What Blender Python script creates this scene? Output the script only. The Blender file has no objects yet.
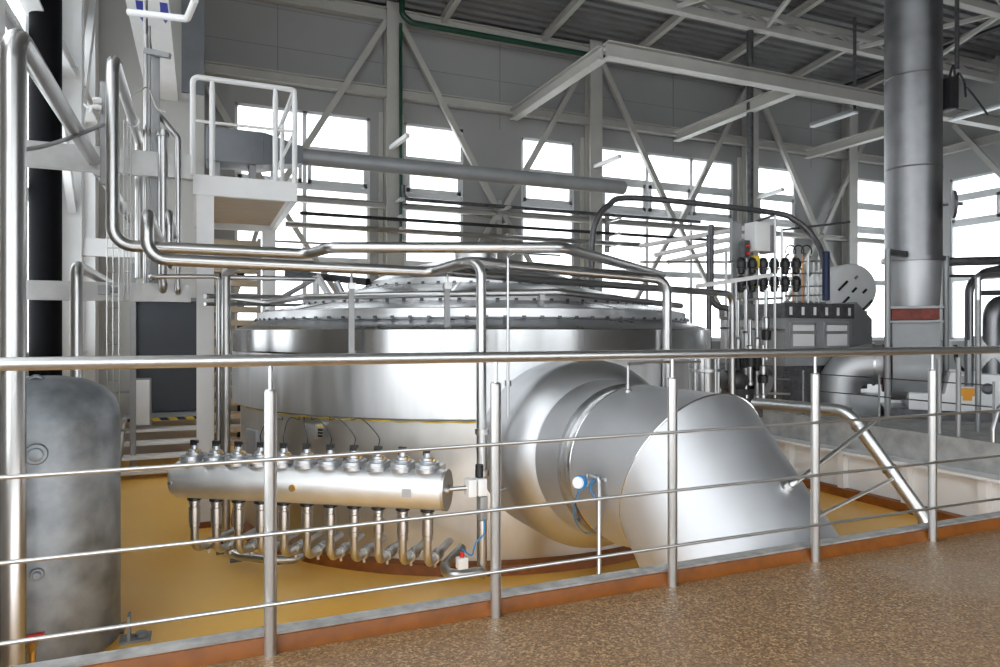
import bpy, bmesh, math, random
from mathutils import Vector, Matrix
random.seed(7)
PI = math.pi
C = bpy.context.scene.collection
# ---------------------------------------------------------------- camera model (f = 700 px on a 1000x667 frame)
YAW = math.radians(23.2); S_, C_ = math.sin(YAW), math.cos(YAW); F = 700.0; EYE = 1.2
def W(x, y, d):
    "photo pixel + distance along the view axis -> point in the hall"
    u = (x - 500) / F
    return Vector((d * (S_ + C_ * u), d * (C_ - S_ * u), EYE - (y - 333.5) / F * d))
def WY(x, y, Y):
    u = (x - 500) / F
    return W(x, y, Y / (C_ - S_ * u))
def WX(x, y, X):
    u = (x - 500) / F
    return W(x, y, X / (S_ + C_ * u))
def WZ(x, y, z):
    return W(x, y, (EYE - z) * F / (y - 333.5))
V = Vector
# ---------------------------------------------------------------- materials
def mat(name, col, rough=.5, metal=0., var=0., scale=8., bump=0., bscale=60., stretch=None, coat=0., col2=None, rvar=0.):
    m = bpy.data.materials.new(name); m.use_nodes = True
    nt = m.node_tree; b = nt.nodes['Principled BSDF']; L = nt.links.new
    b.inputs['Base Color'].default_value = (*col, 1); b.inputs['Roughness'].default_value = rough
    b.inputs['Metallic'].default_value = metal; b.inputs['Coat Weight'].default_value = coat
    b.inputs['Coat Roughness'].default_value = .15
    tc = nt.nodes.new('ShaderNodeTexCoord'); mp = nt.nodes.new('ShaderNodeMapping')
    L(tc.outputs['Object'], mp.inputs['Vector'])
    if stretch: mp.inputs['Scale'].default_value = stretch
    if var or rvar:
        n = nt.nodes.new('ShaderNodeTexNoise'); n.inputs['Scale'].default_value = scale; n.inputs['Detail'].default_value = 5
        L(mp.outputs[0], n.inputs['Vector'])
    if var:
        r = nt.nodes.new('ShaderNodeValToRGB')
        c2 = col2 or tuple(min(1, c * (1 + var)) for c in col); c1 = col if col2 else tuple(c * (1 - var) for c in col)
        r.color_ramp.elements[0].position = .3; r.color_ramp.elements[1].position = .7
        r.color_ramp.elements[0].color = (*c1, 1); r.color_ramp.elements[1].color = (*c2, 1)
        L(n.outputs['Fac'], r.inputs[0]); L(r.outputs[0], b.inputs['Base Color'])
    if rvar:
        mr = nt.nodes.new('ShaderNodeMapRange'); mr.inputs['From Min'].default_value = .3; mr.inputs['From Max'].default_value = .7
        mr.inputs['To Min'].default_value = rough - rvar; mr.inputs['To Max'].default_value = rough + rvar
        L(n.outputs['Fac'], mr.inputs['Value']); L(mr.outputs[0], b.inputs['Roughness'])
    if bump:
        n2 = nt.nodes.new('ShaderNodeTexNoise'); n2.inputs['Scale'].default_value = bscale; n2.inputs['Detail'].default_value = 4
        L(mp.outputs[0], n2.inputs['Vector'])
        bp = nt.nodes.new('ShaderNodeBump'); bp.inputs['Strength'].default_value = bump; bp.inputs['Distance'].default_value = .01
        L(n2.outputs['Fac'], bp.inputs['Height']); L(bp.outputs[0], b.inputs['Normal'])
    return m
M = {}
M['steel'] = mat('ground stainless', (.64, .635, .625), .34, 1)
M['pipe'] = mat('pipe stainless', (.50, .495, .49), .3, 1)
M['belt'] = mat('brushed stainless sheet', (.70, .705, .715), .40, 1, var=.07, scale=2.2, stretch=(3, 3, .25), rvar=.08)
M['band'] = mat('bright stainless band', (.44, .44, .44), .2, 1, rvar=.05, scale=3, stretch=(2, 2, .3))
M['header'] = mat('blasted stainless header', (.86, .86, .86), .5, 1, var=.05, scale=5, rvar=.05)
M['lower'] = mat('stained stainless sheet', (.60, .585, .56), .38, 1, var=.12, scale=2.5, stretch=(1, 1, .4), rvar=.1)
M['roofsheet'] = mat('roof stainless', (.47, .475, .49), .3, 1, rvar=.08, scale=1.4)
M['duct'] = mat('satin stainless duct', (.55, .555, .57), .54, 1, var=.05, scale=2.4, rvar=.06)
M['drum'] = mat('swirl finished drum', (.56, .565, .58), .42, 1, var=.12, scale=1.6, rvar=.1)
M['seam'] = mat('mirror weld band', (.66, .66, .66), .14, 1, rvar=.05, scale=8)
M['stack'] = mat('dull spiral duct', (.27, .27, .28), .42, 1, var=.2, scale=2.2, rvar=.08)
M['galv'] = mat('weathered galvanised plate', (.25, .27, .29), .45, .6, var=.4, scale=4.5, bump=.12, bscale=30, rvar=.1)
M['alu'] = mat('cast aluminium', (.52, .53, .55), .4, .85, bump=.05)
M['white'] = mat('white steel paint', (.80, .80, .80), .4, 0, var=.03, scale=3)
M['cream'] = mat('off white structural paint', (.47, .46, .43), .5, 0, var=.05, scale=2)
M['greybeam'] = mat('zinc grey channel', (.50, .50, .49), .42, .35, var=.12, scale=5)
M['wall'] = mat('light grey sandwich panel', (.33, .33, .325), .55, 0, var=.03, scale=.8)
M['wallwarm'] = mat('pale plaster wall', (.50, .49, .465), .6, 0, var=.03, scale=1.2)
M['wallgrey'] = mat('dark grey wall panel', (.19, .20, .22), .5, 0, var=.12, scale=2)
M['deck'] = mat('galvanised roof deck', (.20, .20, .20), .5, .3, var=.1, scale=1.5)
M['frame'] = mat('white window profile', (.72, .735, .75), .4)
M['concrete'] = mat('grey concrete', (.36, .36, .35), .7, 0, var=.25, scale=5, bump=.1)
M['kerbedge'] = mat('worn steel kerb edge', (.36, .35, .335), .6, .2, var=.3, scale=14, bump=.1)
M['brown'] = mat('brown resin coving', (.23, .066, .004), .5, 0, var=.22, scale=9, bump=.15, bscale=30)
M['black'] = mat('black rubber', (.012, .012, .013), .45)
M['blackpipe'] = mat('black matt plastic', (.004, .004, .005), .75)
M['door'] = mat('dark grey door', (.055, .062, .075), .45)
M['blue'] = mat('blue plastic', (.02, .22, .52), .4)
M['blackpipe'].node_tree.nodes['Principled BSDF'].inputs['Specular IOR Level'].default_value = .1
M['navy'] = mat('navy sleeve', (.004, .011, .055), .5)
M['red'] = mat('red rubber compensator', (.20, .032, .018), .6, var=.3, scale=12)
M['orange'] = mat('orange sticker', (.85, .36, .02), .5)
M['yellow'] = mat('yellow cable', (.75, .55, .06), .5)
M['green'] = mat('dark green paint', (.008, .05, .03), .35)
M['brass'] = mat('brass', (.75, .48, .16), .3, 1)
M['tan'] = mat('tan wood', (.48, .38, .27), .6, 0, var=.15, scale=5, stretch=(1, 8, 8))
M['foil'] = mat('bright foil', (.95, .95, .95), .5, .4, bump=.9, bscale=14)
M['hose'] = mat('black hose', (.02, .02, .022), .5)
M['copper'] = mat('copper tube', (.5, .26, .13), .35, 1)
M['plate'] = mat('matt grey machine plate', (.30, .305, .31), .45, .3, var=.06, scale=4)
M['darkmetal'] = mat('dark machine steel', (.11, .11, .115), .45, .6, var=.3, scale=9)
M['redlamp'] = mat('red indicator', (.7, .03, .02), .4)
M['emblem'] = mat('blue emblem', (.01, .03, .35), .4)
M['tube_lamp'] = mat('opal lamp cover', (.78, .79, .80), .35)

def floor_yellow():
    m = mat('ochre epoxy floor', (.50, .25, .045), .3, 0)
    nt = m.node_tree; b = nt.nodes['Principled BSDF']; L = nt.links.new
    tc = nt.nodes.new('ShaderNodeTexCoord')
    n = nt.nodes.new('ShaderNodeTexNoise'); n.inputs['Scale'].default_value = .8; n.inputs['Detail'].default_value = 2
    r = nt.nodes.new('ShaderNodeValToRGB'); L(tc.outputs['Object'], n.inputs['Vector']); L(n.outputs['Fac'], r.inputs[0])
    r.color_ramp.elements[0].position = .35; r.color_ramp.elements[1].position = .68
    r.color_ramp.elements[0].color = (.90, .48, .07, 1); r.color_ramp.elements[1].color = (.95, .57, .13, 1)
    L(r.outputs[0], b.inputs['Base Color'])
    mr = nt.nodes.new('ShaderNodeMapRange'); mr.inputs['To Min'].default_value = .22; mr.inputs['To Max'].default_value = .42
    L(n.outputs['Fac'], mr.inputs['Value']); L(mr.outputs[0], b.inputs['Roughness'])
    b.inputs['Specular IOR Level'].default_value = .9
    return m
def floor_walk():
    m = mat('speckled quartz resin', (.2, .11, .045), .38)
    nt = m.node_tree; b = nt.nodes['Principled BSDF']; L = nt.links.new
    tc = nt.nodes.new('ShaderNodeTexCoord')
    v = nt.nodes.new('ShaderNodeTexVoronoi'); v.inputs['Scale'].default_value = 120
    L(tc.outputs['Object'], v.inputs['Vector'])
    sp = nt.nodes.new('ShaderNodeSeparateColor'); L(v.outputs['Color'], sp.inputs[0])
    r = nt.nodes.new('ShaderNodeValToRGB'); L(sp.outputs[0], r.inputs[0]); r.color_ramp.interpolation = 'LINEAR'
    e = r.color_ramp.elements
    e[0].position = 0; e[0].color = (.13, .075, .038, 1); e[1].position = 1; e[1].color = (.50, .33, .17, 1)
    a = e.new(.35); a.color = (.22, .125, .060, 1); a = e.new(.75); a.color = (.30, .175, .085, 1)
    n = nt.nodes.new('ShaderNodeTexNoise'); n.inputs['Scale'].default_value = 1.6; n.inputs['Detail'].default_value = 7
    L(tc.outputs['Object'], n.inputs['Vector'])
    mx = nt.nodes.new('ShaderNodeMix'); mx.data_type = 'RGBA'
    mr = nt.nodes.new('ShaderNodeMapRange'); mr.inputs['From Min'].default_value = .5; mr.inputs['From Max'].default_value = .8
    mr.inputs['To Max'].default_value = .55
    L(n.outputs['Fac'], mr.inputs['Value']); L(mr.outputs[0], mx.inputs['Factor'])
    L(r.outputs[0], mx.inputs['A']); mx.inputs['B'].default_value = (.37, .30, .23, 1)
    L(mx.outputs['Result'], b.inputs['Base Color'])
    bp = nt.nodes.new('ShaderNodeBump'); bp.inputs['Strength'].default_value = .35; bp.inputs['Distance'].default_value = .004
    L(v.outputs['Distance'], bp.inputs['Height']); L(bp.outputs[0], b.inputs['Normal'])
    return m
def glass_mat():
    m = bpy.data.materials.new('window glass'); m.use_nodes = True; nt = m.node_tree; L = nt.links.new
    nt.nodes.remove(nt.nodes['Principled BSDF']); out = nt.nodes['Material Output']
    t = nt.nodes.new('ShaderNodeBsdfTransparent'); g = nt.nodes.new('ShaderNodeBsdfGlossy'); g.inputs['Roughness'].default_value = .02
    t.inputs['Color'].default_value = (.93, .95, .96, 1)
    f = nt.nodes.new('ShaderNodeFresnel'); f.inputs['IOR'].default_value = 1.3; mx = nt.nodes.new('ShaderNodeMixShader')
    geo = nt.nodes.new('ShaderNodeNewGeometry'); sb_ = nt.nodes.new('ShaderNodeMath'); sb_.operation = 'SUBTRACT'; sb_.inputs[0].default_value = 1; L(geo.outputs['Backfacing'], sb_.inputs[1])
    ml = nt.nodes.new('ShaderNodeMath'); ml.operation = 'MULTIPLY'; L(f.outputs[0], ml.inputs[0]); L(sb_.outputs[0], ml.inputs[1])   # reflect at the first face only
    L(ml.outputs[0], mx.inputs[0]); L(t.outputs[0], mx.inputs[1]); L(g.outputs[0], mx.inputs[2]); L(mx.outputs[0], out.inputs['Surface'])
    return m
def hazard_mat():
    m = mat('black and yellow tape', (.7, .5, .03), .5); nt = m.node_tree; b = nt.nodes['Principled BSDF']; L = nt.links.new
    tc = nt.nodes.new('ShaderNodeTexCoord'); w = nt.nodes.new('ShaderNodeTexWave'); w.bands_direction = 'DIAGONAL'; w.inputs['Scale'].default_value = 2.2
    r = nt.nodes.new('ShaderNodeValToRGB'); r.color_ramp.interpolation = 'CONSTANT'
    r.color_ramp.elements[0].color = (.015, .015, .015, 1); r.color_ramp.elements[1].position = .5; r.color_ramp.elements[1].color = (.7, .5, .03, 1)
    L(tc.outputs['Object'], w.inputs['Vector']); L(w.outputs['Fac'], r.inputs[0]); L(r.outputs[0], b.inputs['Base Color'])
    return m
M['yfloor'] = floor_yellow(); M['walk'] = floor_walk(); M['glass'] = glass_mat(); M['hazard'] = hazard_mat()

# ---------------------------------------------------------------- mesh builder
def basis(n):
    n = V(n).normalized(); a = V((0, 0, 1)) if abs(n.z) < .95 else V((0, 1, 0))
    u = n.cross(a).normalized(); return n, u, n.cross(u)
def fillet(pts, r, k=6):
    pts = [V(p) for p in pts]; out = [pts[0]]
    for i in range(1, len(pts) - 1):
        a, b, c = pts[i - 1], pts[i], pts[i + 1]
        p, q = (a - b), (c - b); lp, lq = p.length, q.length
        if lp < 1e-6 or lq < 1e-6: continue
        p.normalize(); q.normalize(); ang = p.angle(q)
        if ang > PI - .03: out.append(b); continue
        t = min(r / max(math.tan(ang / 2), 1e-3), lp * .49, lq * .49); rr = t * math.tan(ang / 2)
        ctr = b + (p + q).normalized() * (rr / math.sin(ang / 2)); s, e = b + p * t, b + q * t
        v0, v1 = s - ctr, e - ctr; th = v0.angle(v1); ax = v0.cross(v1)
        if ax.length < 1e-9: out.append(b); continue
        ax.normalize()
        for j in range(k + 1): out.append(ctr + Matrix.Rotation(th * j / k, 3, ax) @ v0)
    out.append(pts[-1]); return out
def smooth_path(pts, k=8):
    "Catmull-Rom through the points"
    P = [V(p) for p in pts]; P = [P[0] * 2 - P[1]] + P + [P[-1] * 2 - P[-2]]; out = []
    for i in range(1, len(P) - 2):
        a, b, c, d = P[i - 1:i + 3]
        for j in range(k):
            t = j / k
            out.append(.5 * ((2 * b) + (c - a) * t + (2 * a - 5 * b + 4 * c - d) * t * t + (3 * b - a - 3 * c + d) * t ** 3))
    out.append(P[-2]); return out
class MB:
    def __init__(s): s.bm = bmesh.new()
    def box(s, a, b):
        x0, y0, z0 = (min(a[i], b[i]) for i in range(3)); x1, y1, z1 = (max(a[i], b[i]) for i in range(3))
        v = [s.bm.verts.new(p) for p in ((x0, y0, z0), (x1, y0, z0), (x1, y1, z0), (x0, y1, z0), (x0, y0, z1), (x1, y0, z1), (x1, y1, z1), (x0, y1, z1))]
        for f in ((3, 2, 1, 0), (4, 5, 6, 7), (0, 1, 5, 4), (1, 2, 6, 5), (2, 3, 7, 6), (3, 0, 4, 7)): s.bm.faces.new([v[i] for i in f])
        return s
    def prism(s, outline, ext):
        "closed outline of points pushed along ext"
        ext = V(ext); a = [s.bm.verts.new(V(p)) for p in outline]; b = [s.bm.verts.new(V(p) + ext) for p in outline]
        n = len(a); s.bm.faces.new(a[::-1]); s.bm.faces.new(b)
        for i in range(n): s.bm.faces.new((a[i], a[(i + 1) % n], b[(i + 1) % n], b[i]))
        return s
    def bar(s, p, q, w, h, up=(0, 0, 1)):
        p, q = V(p), V(q); n = (q - p).normalized(); up = V(up)
        if abs(n.dot(up)) > .95: up = V((0, 1, 0))
        u = n.cross(up).normalized() * w / 2; v = u.cross(n).normalized() * h / 2
        return s.prism([p + u + v, p - u + v, p - u - v, p + u - v], q - p)
    def ibar(s, p, q, w, h, t=.015, up=(0, 0, 1)):
        "I section"
        p, q = V(p), V(q); n = (q - p).normalized(); up = V(up)
        if abs(n.dot(up)) > .95: up = V((0, 1, 0))
        u = n.cross(up).normalized(); v = u.cross(n).normalized(); w /= 2; h /= 2
        o = [(-w, h), (-w, h - t), (-t / 2, h - t), (-t / 2, -h + t), (-w, -h + t), (-w, -h), (w, -h), (w, -h + t), (t / 2, -h + t), (t / 2, h - t), (w, h - t), (w, h)]
        return s.prism([p + u * a + v * b for a, b in o], q - p)
    def tube(s, pts, r, seg=12, fil=None, caps=True, hollow=False):
        if fil: pts = fillet(pts, fil)
        pts = [V(p) for p in pts]; rs = r if isinstance(r, (list, tuple)) else [r] * len(pts)
        t = [(pts[min(i + 1, len(pts) - 1)] - pts[max(i - 1, 0)]).normalized() for i in range(len(pts))]
        n, u, v = basis(t[0]); rings = []
        for i, p in enumerate(pts):
            if i:
                ax = t[i - 1].cross(t[i])
                if ax.length > 1e-7:
                    R = Matrix.Rotation(t[i - 1].angle(t[i]), 3, ax.normalized()); u = R @ u; v = R @ v
            rings.append([s.bm.verts.new(p + (u * math.cos(a) + v * math.sin(a)) * rs[i]) for a in (2 * PI * k / seg for k in range(seg))])
        for A, B in zip(rings, rings[1:]):
            for k in range(seg): s.bm.faces.new((A[k], A[(k + 1) % seg], B[(k + 1) % seg], B[k]))
        if caps: s.bm.faces.new(rings[0][::-1]); s.bm.faces.new(rings[-1])
        return s
    def lathe(s, prof, o=(0, 0, 0), axis=(0, 0, 1), seg=32, a0=0, a1=2 * PI, cap=True):
        "prof: (distance along axis, radius)"
        o = V(o); n, u, v = basis(axis); full = abs(a1 - a0 - 2 * PI) < 1e-6; k = seg if full else seg + 1; rings = []
        for h, r in prof:
            if r < 1e-6: rings.append([s.bm.verts.new(o + n * h)]); continue
            rings.append([s.bm.verts.new(o + n * h + (u * math.cos(a) + v * math.sin(a)) * r) for a in (a0 + (a1 - a0) * j / seg for j in range(k))])
        for A, B in zip(rings, rings[1:]):
            for j in range(seg):
                jj = (j + 1) % k
                if len(A) == 1 and len(B) == 1: continue
                if len(A) == 1: f = (A[0], B[jj], B[j])
                elif len(B) == 1: f = (A[j], A[jj], B[0])
                else: f = (A[j], A[jj], B[jj], B[j])
                s.bm.faces.new(f)
        if cap and full:
            if len(rings[0]) > 1: s.bm.faces.new(rings[0][::-1])
            if len(rings[-1]) > 1: s.bm.faces.new(rings[-1])
        return s
    def cyl(s, p, q, r, seg=20, bev=0.):
        p, q = V(p), V(q); h = (q - p).length
        pr = [(0, r), (h, r)] if not bev else [(0, r - bev), (bev, r), (h - bev, r), (h, r - bev)]
        return s.lathe(pr, p, q - p, seg)
    def build(s, name, m, parent=None, ang=35, bevel=0.):
        bm = s.bm; bmesh.ops.recalc_face_normals(bm, faces=bm.faces[:])
        if bevel:
            es = [e for e in bm.edges if len(e.link_faces) == 2 and e.calc_face_angle(0) > .6]
            bmesh.ops.bevel(bm, geom=es, offset=bevel, segments=2, profile=.6, affect='EDGES', clamp_overlap=True)
        if parent is not None: off = LOC[parent.name]
        else:
            xs = [v.co for v in bm.verts]; off = V(((min(p.x for p in xs) + max(p.x for p in xs)) / 2, (min(p.y for p in xs) + max(p.y for p in xs)) / 2, min(p.z for p in xs)))
        for v in bm.verts: v.co -= off
        me = bpy.data.meshes.new(name); bm.to_mesh(me); bm.free()
        for p in me.polygons: p.use_smooth = True
        me.set_sharp_from_angle(angle=math.radians(ang)); me.materials.append(M[m])
        o = bpy.data.objects.new(name, me); C.objects.link(o); LOC[o.name] = off.copy()
        if parent is not None: o.parent = parent
        else: o.location = off
        return o
LOC = {}
def tag(o, label, cat, group=None):
    o['label'] = label; o['category'] = cat
    if group: o['group'] = group
    return o
def thing(name, label, cat, loc, group=None):
    o = bpy.data.objects.new(name, None); C.objects.link(o); o.location = loc; o.empty_display_size = .1
    LOC[o.name] = V(loc); return tag(o, label, cat, group)
def struct(name, mb, m, parent=None, **k):
    o = mb.build(name, m, parent, **k)
    if parent is None: o['kind'] = 'structure'
    return o
def sub(o, **props):
    for k, v in props.items(): o[k] = v
    return o
def dup(src, parent, delta):
    "copy of a part (and its sub-parts), moved by delta"
    c = src.copy(); C.objects.link(c); c.parent = parent; c.location = V(src.location) + V(delta)
    LOC[c.name] = LOC[src.name] + V(delta)
    for ch in src.children:
        g = ch.copy(); C.objects.link(g); g.parent = c
    return c

# ================================================================ SETTING
XL, XR, YB, YREAR, ZP, ZF, ZC = -1.9, 23.6, 18.0, -9.0, -.15, -1.2, 10.95
RZ = lambda y: 9.72 + (YB - y) * .1 if y > 6 else 10.92      # underside of the roof deck
YP, XP = 15.0, .08          # back-left partition
KY = 2.86                   # walkway edge
struct('floor', MB().box((XL, KY, ZF - .2), (8.8, YB, ZF)), 'yfloor')
struct('floor_walkway', MB().box((XL, YREAR, -.25), (XR, 2.79, 0)), 'walk')
struct('floor_platform', MB().box((9.0, KY + .02, -.45), (XR, YB, ZP)), 'concrete')
e = struct('trim_1', MB().box((XL, 2.79, -.25), (XR, KY, .062)), 'kerbedge')
struct('trim_2', MB().prism([(XL, 2.745, .001), (XL, 2.789, .001), (XL, 2.789, .052), (XL, 2.775, .052), (XL, 2.765, .02)], (XR - XL, 0, 0)), 'brown')
# pit wall on the right: white panels with ribs, a ledge and a concrete upstand
mb = MB().box((8.8, KY + .02, ZF), (8.99, YB, -.56))
struct('wall_pit', mb, 'white')
mb = MB()
for k in range(14):
    y = 3.4 + k * 1.02
    mb.box((8.7, y, ZF), (8.8, y + .1, -.56))
struct('trim_3', mb, 'white')
struct('trim_4', MB().box((8.62, KY + .02, -.56), (9.0, YB, -.52)), 'white')
struct('wall_upstand', MB().box((8.92, KY + .02, -.52), (9.0, YB, ZP + .015)), 'concrete')
struct('baseboard_pit', MB().box((8.66, KY + .02, ZF), (8.8, YB, ZF + .12)), 'brown')
struct('floor_grating', MB().box((9.0, 8.4, ZP), (16, 13, ZP + .03)), 'greybeam')

def wall_holes(a0, a1, z0, z1, holes, f, name, m):
    "f(a, z) -> two points (inner, outer); a grid of boxes round the holes, as one mesh"
    As = sorted({a0, a1, *[h[0] for h in holes], *[h[1] for h in holes]}); Zs = sorted({z0, z1, *[h[2] for h in holes], *[h[3] for h in holes]})
    mb = MB()
    for i in range(len(As) - 1):
        run = None
        for j in range(len(Zs) - 1):
            ac, zc = (As[i] + As[i + 1]) / 2, (Zs[j] + Zs[j + 1]) / 2
            if any(h[0] < ac < h[1] and h[2] < zc < h[3] for h in holes):
                if run is not None: mb.box(f(As[i], run)[0], f(As[i + 1], Zs[j])[1]); run = None
            elif run is None: run = Zs[j]
        if run is not None: mb.box(f(As[i], run)[0], f(As[i + 1], z1)[1])
    return struct(name, mb, m)
WN = [0]
def window(a0, a1, z0, z1, f, panes, rows, ft=.07):
    WN[0] += 1; n = 'window_%d' % WN[0]
    cx = (a0 + a1) / 2; p = f(cx, z0)[0]
    o = bpy.data.objects.new(n, None); C.objects.link(o); o.location = p; LOC[n] = V(p); o['kind'] = 'structure'
    mb = MB(); inn = lambda a, z, d: f(a, z, d)
    def bx(A0, A1, Z0, Z1, d0, d1): mb.box(f(A0, Z0, d0), f(A1, Z1, d1))
    bx(a0, a0 + ft, z0, z1, .02, .14); bx(a1 - ft, a1, z0, z1, .02, .14); bx(a0, a1, z0, z0 + ft, .02, .14); bx(a0, a1, z1 - ft, z1, .02, .14)
    for k in range(1, panes):
        a = a0 + (a1 - a0) * k / panes; bx(a - .05, a + .05, z0, z1, .02, .14)
    for z in rows: bx(a0, a1, z - .085, z + .085, .03, .13)
    mb.build('window_frame', 'frame', o)
    # opening sashes in the second row
    if len(rows) > 1:
        for k in range(panes):
            A0 = a0 + (a1 - a0) * k / panes + .07; A1 = a0 + (a1 - a0) * (k + 1) / panes - .07; Z0, Z1 = rows[1] + .06, rows[0] - .06
            m2 = MB()
            for q in ((A0, A0 + .09, Z0, Z1), (A1 - .09, A1, Z0, Z1), (A0, A1, Z0, Z0 + .1), (A0, A1, Z1 - .1, Z1)): m2.box(f(q[0], q[2], .0), f(q[1], q[3], .06))
            sh = m2.build('sash', 'frame', o)
            h = MB().box(f((A0 + A1) / 2 - .12, Z0 + .02, -.03), f((A0 + A1) / 2 + .12, Z0 + .05, 0)).build('sash_handle', 'white', sh)
    MB().box(f(a0 + .02, z0 + .02, .085), f(a1 - .02, z1 - .02, .09)).build('window_pane', 'glass', o)
    MB().box(f(a0 - .05, z0 - .05, -.06), f(a1 + .05, z0, .1)).build('window_sill', 'white', o)
fb = lambda a, z, d=None: (V((a, YB, z)), V((a, YB + .22, z))) if d is None else V((a, YB + d, z))
fl = lambda a, z, d=None: (V((XL, a, z)), V((XL - .22, a, z))) if d is None else V((XL - d, a, z))
fr = lambda a, z, d=None: (V((XR, a, z)), V((XR + .22, a, z))) if d is None else V((XR + d, a, z))
frr = lambda a, z, d=None: (V((a, YREAR, z)), V((a, YREAR - .22, z))) if d is None else V((a, YREAR - d, z))
ZT, ZB = 6.78, 1.0; ROWS = (5.82, 4.9, 3.05)
BW = [(.77, 4.05, 2), (4.96, 6.62, 1), (8.37, 10.08, 1), (10.98, 16.0, 3), (17.0, 18.7, 1), (21.25, 23.3, 1)]
wall_holes(XL, XR, ZF, 9.75, [(a, b, ZB, ZT) for a, b, n in BW], fb, 'wall_back', 'wall')
for a, b, n in BW: window(a, b, ZB, ZT, fb, n, ROWS)
LW = [(8.6, 11.4, .9, 6.6), (12.4, 14.2, .9, 6.6), (.6, 4.7, .2, 8.4), (4.95, 7.6, 3.7, 8.4), (-7.5, .4, .2, 8.2)]  # the near openings are unseen, added and sized to light the pit
wall_holes(YREAR, YB, ZF, ZC, LW, fl, 'wall_left', 'wallwarm')
for a, b, z0, z1 in LW: window(a, b, z0, z1, fl, 2, (5.6, 4.6, 2.9) if z0 < 2 else (6.6, 5.4))
RW = [(12.6, 15.95, ZB, 6.45)]
wall_holes(YREAR, YB, ZF, ZC, RW, fr, 'wall_right', 'wall')
for a, b, z0, z1 in RW: window(a, b, z0, z1, fr, 2, ROWS)
EW = [(-1.4, 4.5, .4, 8.2), (5.2, 10, .4, 8.2)]  # unseen windows, put in to bring daylight from behind the camera
wall_holes(XL, XR, -.25, ZC, EW, frr, 'wall_rear', 'wall')
for a, b, z0, z1 in EW: window(a, b, z0, z1, frr, 3, (5.8, 4.0, 2.4))
# partition block at the back left, with the door
wall_holes(XL, XP, ZF, ZC, [(-1.15, .0, -.34, 1.85)], lambda a, z, d=None: (V((a, YP, z)), V((a, YP + .2, z))), 'wall_partition', 'wallwarm')
struct('wall_partition_side', MB().box((XP - .12, YP + .2, ZF), (XP, YB, ZC)), 'wallwarm')
d = struct('door_1', MB().box((-1.13, YP + .08, -.32), (-.02, YP + .13, 1.83)), 'door')
MB().tube([(-1.0, YP + .08, .72), (-1.0, YP + .03, .72), (-.88, YP + .03, .72)], .012, fil=.01).build('door_handle', 'pipe', d)
fm = MB().box((-1.2, YP - .02, -.34), (-1.13, YP + .1, 1.9)).box((-.02, YP - .02, -.34), (.05, YP + .1, 1.9)).box((-1.2, YP - .02, 1.83), (.05, YP + .1, 1.9))
fm.build('door_frame', 'wallgrey', d)
struct('wall_panel', MB().box((-.33, YP - .06, 5.9), (XP, YP, 9.6)), 'wallgrey')
# wall joints of the sandwich panels
mb = MB()
for z in (7.3, 8.25, 9.2): mb.box((XP, YB - .006, z), (XR, YB, z + .012))
for x in (1.75, 7.7, 13.6, 19.4): mb.box((x, YB - .006, 6.9), (x + .02, YB, 9.7))
struct('trim_5', mb, 'wallgrey')
# corrugated roof deck
mb = MB(); prof = []; y = YREAR - .2
while y < YB + .3:
    prof += [(y, 0), (y + .11, 0), (y + .15, .075), (y + .26, .075)]; y += .30
o1 = [V((XL - .2, p[0], RZ(p[0]) + p[1])) for p in prof]
A = [mb.bm.verts.new(p) for p in o1]; B = [mb.bm.verts.new(p + V((XR - XL + .4, 0, 0))) for p in o1]
for i in range(len(A) - 1): mb.bm.faces.new((A[i], A[i + 1], B[i + 1], B[i]))
mb.prism([(XL - .2, y, RZ(y) + dz) for y, dz in ((YREAR - .2, .1), (6, .1), (YB + .25, .1), (YB + .25, .3), (6, .3), (YREAR - .2, .3))], (XR - XL + .4, 0, 0))
struct('ceiling', mb, 'deck', ang=20)

# ---------------------------------------------------------------- structural steel
for x in (-1.4, 4.6, 10.6, 16.5, 21.0):
    w = .40
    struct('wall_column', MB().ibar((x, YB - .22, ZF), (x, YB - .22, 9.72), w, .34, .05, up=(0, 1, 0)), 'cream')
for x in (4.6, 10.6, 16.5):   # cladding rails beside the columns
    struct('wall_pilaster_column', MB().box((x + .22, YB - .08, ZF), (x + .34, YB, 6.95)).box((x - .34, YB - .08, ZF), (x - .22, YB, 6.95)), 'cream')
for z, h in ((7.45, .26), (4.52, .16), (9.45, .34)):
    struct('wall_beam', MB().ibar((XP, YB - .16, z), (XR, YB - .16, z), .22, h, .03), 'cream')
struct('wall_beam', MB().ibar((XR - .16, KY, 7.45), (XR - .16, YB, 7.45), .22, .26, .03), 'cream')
bays = [(-1.4, 4.6), (4.6, 10.6), (10.6, 16.5), (16.5, 22.5)]
for a, b in bays:
    m_ = (a + b) / 2
    for x in (a, b):
        x = x + (.15 if x == a else -.15)
        sx = max(x, XP + .1)
        zs = 9.3 if sx == x else 9.3 - (sx - x) * (9.3 - 4.6) / (m_ - x)
        struct('brace_beam', MB().bar((sx, YB - .3, zs), (m_ + (.1 if x > m_ else -.1), YB - .3, 4.62), .12, .15), 'cream')
        struct('brace_beam', MB().bar((m_ + (.1 if x > m_ else -.1), YB - .3, 4.45), (max(x, XP + .1), YB - .3, .2), .1, .12), 'cream')
for y in (10.2, 15.6):
    struct('brace_beam', MB().bar((XR - .3, y, 8.6 if y < 12 else 8.2), (XR - .3, 12.9, 4.0 if y < 12 else 4.6), .12, .15), 'cream')
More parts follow.
